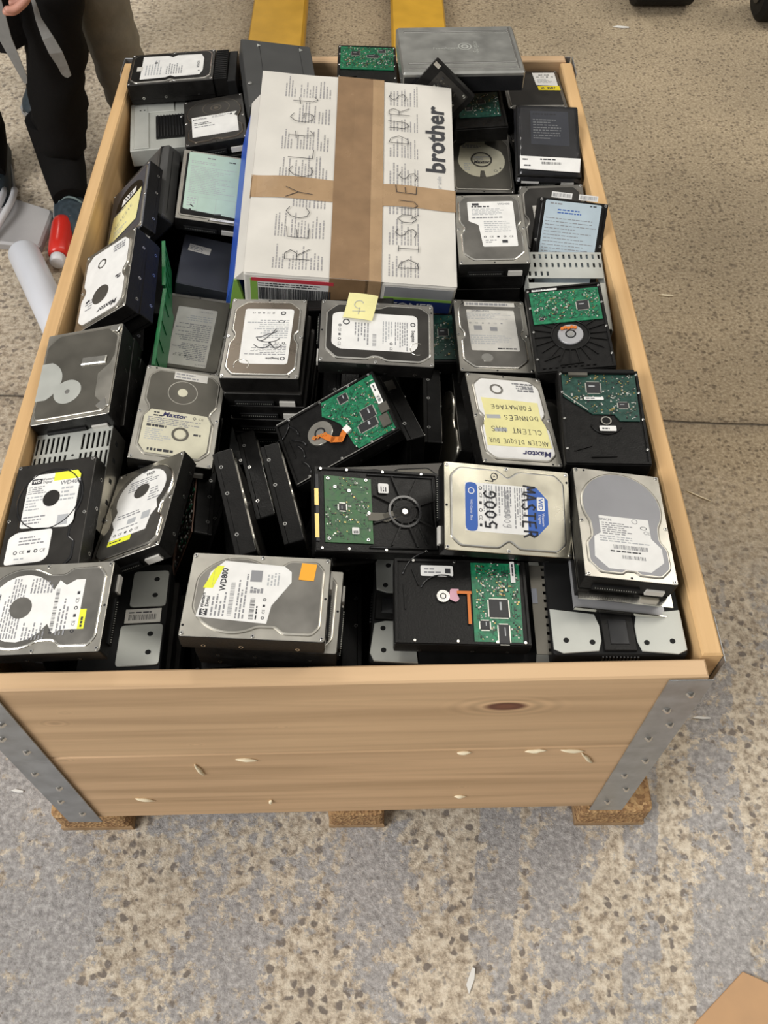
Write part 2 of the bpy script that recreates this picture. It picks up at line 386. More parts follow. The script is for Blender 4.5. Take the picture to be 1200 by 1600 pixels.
    def build(s, name, parent=None):
        me = bpy.data.meshes.new(name); me.from_pydata(s.v, [], s.f)
        for m in s.mats: me.materials.append(MT[m])
        me.polygons.foreach_set('material_index', s.m); me.polygons.foreach_set('use_smooth', s.sm)
        me.update(); o = bpy.data.objects.new(name, me); C.objects.link(o)
        if parent: o.parent = parent
        return o
STROKES = {
 'A': [[(0, 0), (.5, 1), (1, 0)], [(.2, .38), (.82, .36)]], 'B': [[(.1, 0), (.1, 1), (.7, .9), (.7, .6), (.1, .52), (.85, .4), (.8, .08), (.1, 0)]],
 'C': [[(.95, .85), (.6, 1), (.2, .8), (.05, .45), (.25, .1), (.6, 0), (.95, .15)]], 'D': [[(.1, 0), (.1, 1), (.6, .9), (.95, .5), (.6, .08), (.1, 0)]],
 'E': [[(.95, 1), (.15, .95), (.1, .5), (.1, .02), (.9, 0)], [(.1, .52), (.75, .55)]], 'F': [[(.9, 1), (.1, .98), (.1, 0)], [(.1, .5), (.7, .52)]],
 'G': [[(.95, .85), (.6, 1), (.2, .8), (.05, .4), (.3, .05), (.7, 0), (.9, .2), (.92, .42), (.5, .42)]], 'I': [[(.5, 1), (.5, 0)], [(.2, 1), (.8, 1)], [(.2, 0), (.8, 0)]],
 'L': [[(.15, 1), (.1, .05), (.9, 0)]], 'M': [[(0, 0), (.1, 1), (.5, .35), (.9, 1), (1, 0)]], 'N': [[(.05, 0), (.1, 1), (.85, .02), (.9, 1)]], 'O': [[(.5, 1), (.12, .75), (.1, .25), (.5, 0), (.9, .3), (.88, .75), (.5, 1)]],
 'Q': [[(.5, 1), (.12, .75), (.1, .25), (.5, 0), (.9, .3), (.88, .75), (.5, 1)], [(.55, .3), (1, -.1)]], 'R': [[(.1, 0), (.12, 1), (.6, 1), (.85, .78), (.6, .52), (.12, .5)], [(.45, .5), (.95, 0)]],
 'S': [[(.9, .88), (.5, 1), (.15, .8), (.3, .58), (.75, .42), (.88, .18), (.5, 0), (.08, .12)]], 'T': [[(0, 1), (1, .97)], [(.5, .98), (.48, 0)]], 'U': [[(.1, 1), (.12, .25), (.45, 0), (.85, .2), (.9, 1)]],
 'Y': [[(.05, 1), (.5, .5), (.9, 1)], [(.5, .5), (.4, -.1)]], '5': [[(.85, 1), (.2, .98), (.15, .58), (.6, .62), (.9, .35), (.6, .02), (.1, .08)]], '0': [[(.5, 1), (.12, .75), (.1, .25), (.5, 0), (.9, .3), (.88, .75), (.5, 1)]],
 't': [[(.5, 1), (.4, .2), (.6, 0), (.9, .15)], [(.15, .7), (.85, .75)]], 'g': [[(.85, .9), (.3, .95), (.1, .6), (.4, .35), (.85, .5), (.85, 1), (.8, 0), (.4, -.25), (.1, -.1)]],
 'n': [[(.1, .6), (.1, 0)], [(.1, .45), (.5, .62), (.85, .4), (.85, 0)]], 'i': [[(.5, .6), (.5, 0)], [(.5, .8), (.52, .88)]], 'e': [[(.1, .35), (.85, .38), (.7, .62), (.3, .62), (.1, .3), (.4, 0), (.9, .1)]],
}
_G = {}
def glyphs(txt, shear=0., bold=0.):
    k = (txt, shear, bold)
    if k in _G: return _G[k]
    cu = bpy.data.curves.new('t', 'FONT'); cu.body = txt; cu.size = 1; cu.shear = shear; cu.offset = bold; cu.resolution_u = 2
    o = bpy.data.objects.new('t', cu); C.objects.link(o)
    dg = bpy.context.evaluated_depsgraph_get(); me = o.evaluated_get(dg).to_mesh()
    r = ([tuple(v.co[:2]) for v in me.vertices], [tuple(p.vertices) for p in me.polygons])
    o.evaluated_get(dg).to_mesh_clear(); bpy.data.objects.remove(o); bpy.data.curves.remove(cu)
    _G[k] = r; return r
def area2(p): return sum(p[i][0]*p[(i+1) % len(p)][1]-p[(i+1) % len(p)][0]*p[i][1] for i in range(len(p)))
def inset(poly, d):
    n = len(poly); o = []; sg = 1 if area2(poly) > 0 else -1
    for i in range(n):
        a, b, c = Vector(poly[i-1]), Vector(poly[i]), Vector(poly[(i+1) % n])
        u = (b-a).normalized(); v = (c-b).normalized(); n1 = Vector((-u.y, u.x)); n2 = Vector((-v.y, v.x))
        m = (n1+n2); l = m.length
        if l < 1e-6: o.append((b.x, b.y)); continue
        m /= l; k = min(1/max(m.dot(n1), .4), 2)
        q = b+m*d*k*sg; o.append((q.x, q.y))
    return o
def fillet(poly, r, n=4):
    o = []; N_ = len(poly)
    for i in range(N_):
        a, b, c = Vector(poly[i-1]), Vector(poly[i]), Vector(poly[(i+1) % N_])
        ra = min(r, (a-b).length*.45, (c-b).length*.45)
        p, q = b+(a-b).normalized()*ra, b+(c-b).normalized()*ra
        for k in range(n+1):
            t = k/n; z = p*(1-t)**2+b*2*t*(1-t)+q*t*t; o.append((z.x, z.y))
    return o
def rect(x0, y0, x1, y1, r=0, n=3):
    p = [(x0, y0), (x1, y0), (x1, y1), (x0, y1)]; return fillet(p, r, n) if r else p
def mm(poly): return [(x*.001, y*.001) for x, y in poly]
def sym(right):
    """mirror a right-hand outline (bottom to top, mm) into a closed polygon"""
    return right+[(-x, y) for x, y in reversed(right) if abs(x) > 1e-6]
def arc(cx, cy, r, a0, a1, n): return [(cx+r*math.cos(R(a0+(a1-a0)*i/n)), cy+r*math.sin(R(a0+(a1-a0)*i/n))) for i in range(n+1)]

def tag(o, label, cat, group=None, kind=None):
    if label: o['label'] = label
    if cat: o['category'] = cat
    if group: o['group'] = group
    if kind: o['kind'] = kind
    return o
def thing(name, label, cat, mat4=None, group=None):
    o = bpy.data.objects.new(name, None); C.objects.link(o); o.empty_display_size = .02
    if mat4 is not None: o.matrix_world = mat4
    return tag(o, label, cat, group)

# ---------------------------------------------------------------- floor, pallet, collars
fl = MB('worn_concrete'); n = 1
fl.face([(-14, -8, 0), (14, -8, 0), (14, 18, 0), (-14, 18, 0)])
tag(fl.build('floor'), 'worn mottled concrete floor with grey paint remains', None, kind='structure')
CB, RZ = .115, .54           # underside of the collars, rim height
MIDZ = .348
def pallet():
    T_ = thing('wooden_pallet', 'wooden pallet with chipboard blocks under the collar crate', 'pallet', Matrix.Translation((0, .6, 0)))
    def part(name, M): M.v = [(x, y-.6, z) for x, y, z in M.v]; return M.build(name, T_)
    for i in range(5):
        M = MB('pine_deck'); xx = -.326+i*.166; M.box(xx, .6, CB-.011, .115, 1.2, .021, 'pine_deck', 0, .002); part('deck_board', M)
    for y in (.05, .6, 1.15):
        M = MB('pine_deck'); M.box(.007, y, CB-.032, .79, .10 if y != .6 else .14, .019, 'pine_deck', 0, .002); part('cross_board', M)
    for x, wd in ((-.3765, .107), (.0125, .083), (.393, .104)):
        M = MB('pine_deck'); M.box(x, .590, .008, wd, 1.21, .015, 'pine_deck', 0, .002); part('skid_board', M)
        for y in (.034, .6, 1.153):
            M = MB('chipboard'); M.prism(rect(x-wd/2, y-.05, x+wd/2, y+.05, .012, 4), .016, CB-.043, 'chipboard', .003, .003); part('block', M)
    # the blocks at the near end come right down to the floor
pallet()
def splinters(M, pts, z, m='splinter'):
    for x, y, zz, l, a in pts: M.box(x, y, zz, l, .0012, .0024, m, 0, .0002)
def collar(z0, z1, top, label, lastnail):
    T_ = thing('pallet_collar', label, 'crate collar', Matrix.Translation((0, .6, z0)))
    def part(name, M): M.v = [(x, y-.6, z-z0) for x, y, z in M.v]; return M.build(name, T_)
    fm = 'pine_front' if top else 'pine_front_low'
    g = .0008
    def board(m, p): M = MB(m); M.prism(p, z0+g, z1-g, m, .0022, .0022); return M
    def wpart(name, M):      # keep wood grain in crate space: object stays at the origin of the collar
        return part(name, M)
    part('front_board', board(fm, [(-.386, -.030), (.385, -.020), (.385, 0), (-.386, -.009)]))
    part('rear_board', board('pine_front_low', [(-.385, 1.18), (.392, 1.18), (.392, 1.2), (-.385, 1.2)]))
    part('side_board', board('pine_side', [(-.402, -.008), (-.382, -.008), (-.380, 1.178), (-.400, 1.178)]))
    part('side_board', board('pine_side', [(.383, .004), (.405, .004), (.402, 1.174), (.381, 1.174)]))
    # galvanised hinges on the corners
    for sx in (-1, 1):
        for y_, s in ((-.0225 if sx > 0 else -.0322, -1), (1.2006, 1)):
            M = MB('galvanised', 'screw', 'hole_black')
            xo = sx*.4035 if s > 0 else (.390 if sx > 0 else -.388)
            xi = xo-sx*.046
            zt = z1-.004 if top else z1; zb = z0 if top else z0-.010
            p = [(min(xi, xo), y_-.0008), (max(xi, xo), y_-.0008), (max(xi, xo), y_+.0008), (min(xi, xo), y_+.0008)]
            M.prism(p, zb, zt, 'galvanised', .0006)
            xs = sx*.4065 if sx > 0 else -.4035
            ys0, ys1 = (y_+.020, y_+.075) if s < 0 else (y_-.055, y_)
            M.prism([(xs-.0008, ys0), (xs+.0008, ys0), (xs+.0008, ys1), (xs-.0008, ys1)], zb, zt, 'galvanised', .0006)
            for q in range(4):
                zz = zb+(zt-zb)*(.16+.22*q); xx = (xi+xo)/2+sx*(.008 if q % 2 else -.006)
                n_ = 10; r = .0052
                c0 = [(xx+r*math.cos(2*math.pi*i/n_), y_+s*.0008, zz+r*math.sin(2*math.pi*i/n_)) for i in range(n_)]
                c1 = [(xx+r*.45*math.cos(2*math.pi*i/n_), y_+s*.0044, zz+r*.45*math.sin(2*math.pi*i/n_)) for i in range(n_)]
                M.loops([c0, c1] if s > 0 else [c0[::-1], c1[::-1]], 'screw', cap0=False, smooth=True)
            part('corner_hinge', M)
    return T_
collar(MIDZ, RZ, True, 'upper pine pallet collar forming the rim of the crate, dark knot at front right', 0)
collar(CB, MIDZ, False, 'lower pine pallet collar of the crate, scuffed with torn pale splinters', 0)
def wood_scars():
    # raised pale tears in the lower board, each a loose splinter
    rn = random.Random(6)
    for x, z, l, a in ((-.174, .300, .040, 98), (-.264, .190, .026, -25), (-.112, .331, .026, -14), (.149, .340, .018, 4), (.235, .341, .026, 5), (.280, .338, .030, -12), (.302, .312, .040, 118), (.156, .175, .016, 0), (-.10, .17, .014, 75)):
        M = MB('splinter'); n_ = 7
        c, s = math.cos(R(a)), math.sin(R(a)); p = []
        for i in range(n_):
            f = i/(n_-1)-.5; p.append((x+f*l*c+rn.uniform(-.0008, .0008), -.0275-.004*(x-.4)*-1*.5-.0012+.0006*math.sin(i), z+f*l*s+rn.uniform(-.0008, .0008)))
        p = [(q[0], -.0200-(.385-q[0])*.0127-.0016, q[2]) for q in p]
        M.tube(p, .002, 'splinter', 6, False, [.0006, .0018, .0026, .0028, .0022, .0014, .0005])
        yield M
SC = thing('wood_splinters', 'torn pale splinters on the face of the lower front board', 'splinters')
for M in wood_scars(): M.build('splinter', SC)
POSE = {
 'wdblue': (0.1913,0.1612,0.5808,17.69,12.10,2.55,0.1470,0.1016,0.0260),
 'hitachi': (0.3164,0.1449,0.5765,-1.39,7.74,-2.75,0.1016,0.1470,0.0260),
 'maxyel': (0.2146,0.3207,0.5515,-0.38,11.75,4.62,0.1016,0.1470,0.0260),
 'pcb15': (0.3235,0.3175,0.5590,2.25,-1.01,-2.62,0.1016,0.1470,0.0260),
 'sams': (0.2085,0.5062,0.5146,-2.09,3.02,0.27,0.1016,0.1470,0.0260),
 'pcb13': (0.3016,0.4716,0.5619,5.22,-6.43,0.43,0.1016,0.1470,0.0260),
 'wd10': (0.2159,0.6841,0.5564,3.92,-1.04,0.09,0.1016,0.1470,0.0260),
 'oct': (0.2239,0.9254,0.5070,6.93,1.59,0.44,0.1016,0.1470,0.0260),
 'bag': (0.3277,0.9145,0.5561,13.81,1.19,-2.13,0.1060,0.1520,0.0300),
 'blue11': (0.3301,0.6736,0.5374,49.86,4.39,-4.69,0.1100,0.1150,0.0260),
 'grey11': (0.3257,0.7645,0.5092,10.43,-2.43,-0.86,0.1016,0.1250,0.0260),
 'brak12': (0.3215,0.5876,0.5211,7.08,0.32,-0.37,0.1120,0.1300,0.0280),
 'pcbv': (0.1536,0.5399,0.4782,0.00,0.00,-0.44,0.1016,0.1000,0.0260),
 'sea39': (-0.0988,0.4555,0.5606,0.07,-0.28,-2.02,0.1016,0.1470,0.0260),
 'sea40': (0.0483,0.4431,0.5788,6.78,4.23,-0.79,0.1470,0.1016,0.0260),
 'd37': (-0.2245,0.5731,0.4570,5.07,8.22,-3.70,0.1016,0.1470,0.0260),
 'max38': (-0.2014,0.3431,0.5352,3.45,12.10,-1.37,0.1016,0.1470,0.0260),
 'quan': (-0.3312,0.3932,0.5602,4.43,-12.56,-0.02,0.1060,0.1470,0.0340),
 'wd400': (-0.3287,0.1789,0.5504,6.97,-13.49,-1.55,0.1016,0.1470,0.0260),
 'wd25': (-0.2300,0.1950,0.5425,-8.35,-28.51,1.15,0.1016,0.1470,0.0260),
 'wd22': (-0.3051,0.0520,0.5647,6.06,-7.39,-1.85,0.1470,0.1016,0.0260),
 'wd800': (-0.0777,0.0567,0.5783,-2.18,2.07,-2.39,0.1470,0.1016,0.0260),
 'pcb20': (0.1378,0.0737,0.5341,4.79,3.44,-0.27,0.1470,0.1016,0.0260),
 'pcb45': (0.0491,0.1752,0.5615,14.19,12.90,5.48,0.1470,0.1016,0.0260),
 'pcb42': (-0.0059,0.3245,0.5308,1.16,-23.59,18.26,0.1470,0.1016,0.0260),
 'max29': (-0.3268,0.5690,0.5604,6.00,-33.98,-1.69,0.1016,0.1470,0.0260),
 'yel30': (-0.3378,0.7754,0.5224,6.00,-42.98,-1.69,0.1016,0.1470,0.0260),
 'ext31': (-0.3324,0.8435,0.4998,6.00,-42.98,-1.69,0.1150,0.1700,0.0350),
 'dark33': (-0.2189,0.9865,0.5474,-3.43,-4.81,8.77,0.1016,0.1470,0.0260),
 'green34': (-0.2086,0.8246,0.5296,8.78,11.30,1.45,0.1016,0.1470,0.0260),
 'opt32': (-0.3200,1.0106,0.5231,-1.71,-0.11,8.68,0.0950,0.1470,0.0300),
 'hp1': (-0.3032,1.1195,0.5643,-0.89,-2.77,2.73,0.1470,0.1016,0.0360),
 'ext2': (-0.1120,1.0791,0.5697,9.01,12.08,10.40,0.1220,0.1700,0.0350),
 'alu4': (0.1878,1.0732,0.6170,-0.45,0.80,3.07,0.2000,0.1500,0.0350),
 'pcb3': (0.0348,1.1061,0.5754,-5.19,2.28,0.02,0.1016,0.1470,0.0260),
 'edge5': (0.1669,1.0601,0.5751,-1.47,12.41,0.02,0.0260,0.1016,0.0800),
 'lab6': (0.3264,1.1038,0.5314,-5.92,-0.42,-0.19,0.1016,0.1470,0.0260),
 'pcb7': (0.2196,0.9946,0.5592,-2.20,-2.66,1.70,0.0850,0.1200,0.0260),
 'box35': (-0.2060,0.7173,0.4664,-5.31,15.04,0.13,0.1016,0.1300,0.0300),
 'perf27': (-0.3275,0.2484,0.5251,4.55,-11.21,-0.34,0.1016,0.1470,0.0350),
 'sled19': (0.3048,0.1120,0.5260,0.00,0.00,-1.00,0.1430,0.2000,0.0300),
 'sled23': (-0.2395,0.0869,0.4830,-9.69,1.92,3.91,0.0900,0.1550,0.0300),
 'sled20': (0.1573,0.0860,0.4908,-4.51,-0.04,-3.27,0.2350,0.1450,0.0300),
 'edge43': (0.0723,0.3856,0.5189,0.17,-0.55,19.64,0.0260,0.1470,0.1016),
 'edge44': (0.1233,0.4168,0.4708,-5.36,3.94,-2.10,0.0260,0.1470,0.1016),
 'edge44b': (0.1673,0.4151,0.4584,-1.91,12.84,1.00,0.0260,0.1470,0.1016),
 'edge46a': (-0.1196,0.2060,0.5402,4.31,-7.01,14.93,0.0260,0.1470,0.1016),
 'edge46b': (-0.1083,0.2944,0.4787,-2.05,-6.56,15.16,0.0260,0.1470,0.1016),
 'edge46c': (-0.0695,0.2444,0.5053,4.14,-5.88,14.46,0.0260,0.1470,0.1016),
 'edge47': (-0.1649,0.2365,0.4968,-4.57,22.61,1.57,0.0260,0.1016,0.1000),
 'gs36a': (-0.2611,0.6423,0.5300,-0.44,0.30,7.90,0.0060,0.1000,0.0600),
 'gs36b': (-0.2522,0.5177,0.5231,4.76,0.26,0.12,0.0060,0.1400,0.0600),
 'box': (0.0169,0.7763,0.5841,10.42,5.43,-0.16,0.3000,0.4000,0.1150),
}
# drives lower in the pile that still show in gaps (one object each)
GAP = {
 'maxyel_s0': (0.2493,0.3216,0.5100,-0.38,11.75,4.66,0.1016,0.1470,0.0260),
 'wd10_s0': (0.2127,0.6908,0.5285,3.92,-1.04,-0.98,0.1016,0.1470,0.0260),
 'wd10_s1': (0.2102,0.6940,0.5023,3.92,-1.04,-0.32,0.1016,0.1470,0.0260),
 'sea39_s0': (-0.0961,0.4537,0.5342,0.07,-0.28,-2.41,0.1016,0.1470,0.0260),
 'sea39_s1': (-0.0930,0.4558,0.5078,0.07,-0.28,-2.68,0.1016,0.1470,0.0260),
 'sea39_s2': (-0.0938,0.4558,0.4814,0.07,-0.28,-3.21,0.1016,0.1470,0.0260),
 'sea39_s3': (-0.0925,0.4561,0.4550,0.07,-0.28,-3.11,0.1016,0.1470,0.0260),
 'sea39_s4': (-0.0907,0.4576,0.4286,0.07,-0.28,-2.03,0.1016,0.1470,0.0260),
 'max38_s0': (-0.2126,0.3622,0.5020,3.45,12.10,-1.53,0.1016,0.1470,0.0260),
 'max38_s2': (-0.2200,0.3687,0.4499,3.45,12.10,-0.86,0.1016,0.1470,0.0260),
 'max38_s3': (-0.2227,0.3704,0.4236,3.45,12.10,-0.79,0.1016,0.1470,0.0260),
 'quan_s0': (-0.3221,0.4010,0.5273,4.43,-12.56,1.49,0.1016,0.1470,0.0260),
 'quan_s1': (-0.3238,0.3973,0.4962,4.43,-12.56,-2.60,0.1016,0.1470,0.0260),
 'wd800_s0': (-0.0660,0.0582,0.5514,-2.18,2.07,-3.35,0.1470,0.1016,0.0260),
 'wd800_s1': (-0.0679,0.0636,0.5248,-2.18,2.07,-3.61,0.1470,0.1016,0.0260),
 'pcb45_s0': (0.0670,0.2100,0.5267,14.19,12.90,13.26,0.1470,0.1016,0.0260),
 'pcb45_s1': (0.0610,0.2164,0.5013,14.19,12.90,14.18,0.1470,0.1016,0.0260),
 'pcb45_s2': (0.0536,0.2184,0.4759,14.19,12.90,14.42,0.1470,0.1016,0.0260),
 'max29_s0': (-0.3157,0.5766,0.5362,6.00,-33.98,-0.64,0.1016,0.1470,0.0260),
 'dark33_s0': (-0.2126,0.9826,0.5214,-3.43,-4.81,8.90,0.1016,0.1470,0.0260),
 'dark33_s1': (-0.2114,0.9794,0.4952,-3.43,-4.81,9.88,0.1016,0.1470,0.0260),
 'dark33_s2': (-0.2085,0.9779,0.4690,-3.43,-4.81,10.31,0.1016,0.1470,0.0260),
 'sled23_s0': (-0.2412,0.0826,0.4529,-9.69,1.92,3.59,0.1016,0.1470,0.0260),
 'sled23_s1': (-0.2370,0.0811,0.4253,-9.69,1.92,3.17,0.1016,0.1470,0.0260),
 'perf27_s0': (-0.3271,0.2410,0.4859,4.55,-11.21,-0.48,0.1016,0.1470,0.0260),
 'f3': (-0.2174,1.1237,0.5283,-2.67,6.18,101.41,0.0260,0.1470,0.1016),
 'f4': (-0.3022,1.1439,0.5265,-1.78,-1.21,96.49,0.0260,0.1470,0.1016),
 'f5': (-0.0023,0.5570,0.5254,-5.51,8.98,85.07,0.0260,0.1470,0.1016),
 'f9': (0.2966,0.9460,0.5032,-2.57,-18.58,8.03,0.0260,0.1470,0.1016),
 'f10': (0.0125,0.4397,0.5030,3.68,-4.45,-2.55,0.0260,0.1470,0.1016),
 'f11': (-0.2988,0.5751,0.4952,1.55,21.92,6.37,0.0260,0.1470,0.1016),
 'f17': (-0.2130,0.8412,0.4896,2.60,1.91,90.39,0.0260,0.1470,0.1016),
 'f20': (-0.0094,0.3538,0.4813,-3.65,-0.60,82.79,0.0260,0.1470,0.1016),
 'f21': (0.2564,0.5187,0.4810,-0.70,-8.71,15.91,0.0260,0.1470,0.1016),
 'f29': (-0.2908,0.6853,0.4618,1.85,9.19,3.16,0.0260,0.1470,0.1016),
 'f33': (-0.0178,0.1879,0.4527,-0.29,-4.25,-9.89,0.0260,0.1470,0.1016),
 'f35': (-0.0180,0.4548,0.4492,-1.83,1.68,-0.43,0.0260,0.1470,0.1016),
 'f38': (0.2988,0.6153,0.4454,0.75,-4.50,9.59,0.0260,0.1470,0.1016),
 'f39': (0.3566,1.0116,0.4454,1.70,-0.25,6.80,0.0260,0.1470,0.1016),
 'f41': (0.0455,0.5743,0.4413,0.34,11.25,84.07,0.0260,0.1470,0.1016),
 'f43': (-0.3168,0.8748,0.4390,-0.21,4.23,4.65,0.0260,0.1470,0.1016),
 'f44': (-0.1335,0.2081,0.4343,4.67,-4.99,7.95,0.0260,0.1470,0.1016),
 'f46': (0.0525,0.1033,0.4336,2.43,-1.18,-2.36,0.0260,0.1470,0.1016),
 'f61': (0.0428,0.2604,0.4154,-2.47,3.81,-0.02,0.0260,0.1470,0.1016),
 'f64': (0.0142,0.0971,0.4129,-0.73,-0.28,0.44,0.0260,0.1470,0.1016),
 'f80': (-0.0369,0.2584,0.3993,2.17,-2.75,-18.04,0.0260,0.1470,0.1016),
 'f90': (-0.1724,0.1104,0.3911,4.63,-10.28,5.90,0.0260,0.1470,0.1016),
 'f91': (-0.1922,0.3898,0.3889,0.11,-2.11,93.36,0.0260,0.1470,0.1016),
 'f97': (-0.1823,0.2822,0.3799,1.90,-1.24,-9.82,0.0260,0.1470,0.1016),
 'f104': (-0.0569,0.3923,0.3684,0.38,2.19,-6.33,0.0260,0.1470,0.1016),
 'f106': (-0.1576,0.4886,0.3678,0.55,5.54,-0.38,0.0260,0.1470,0.1016),
 'f116': (-0.3003,0.9229,0.3544,-1.85,2.00,7.32,0.0260,0.1470,0.1016),
}
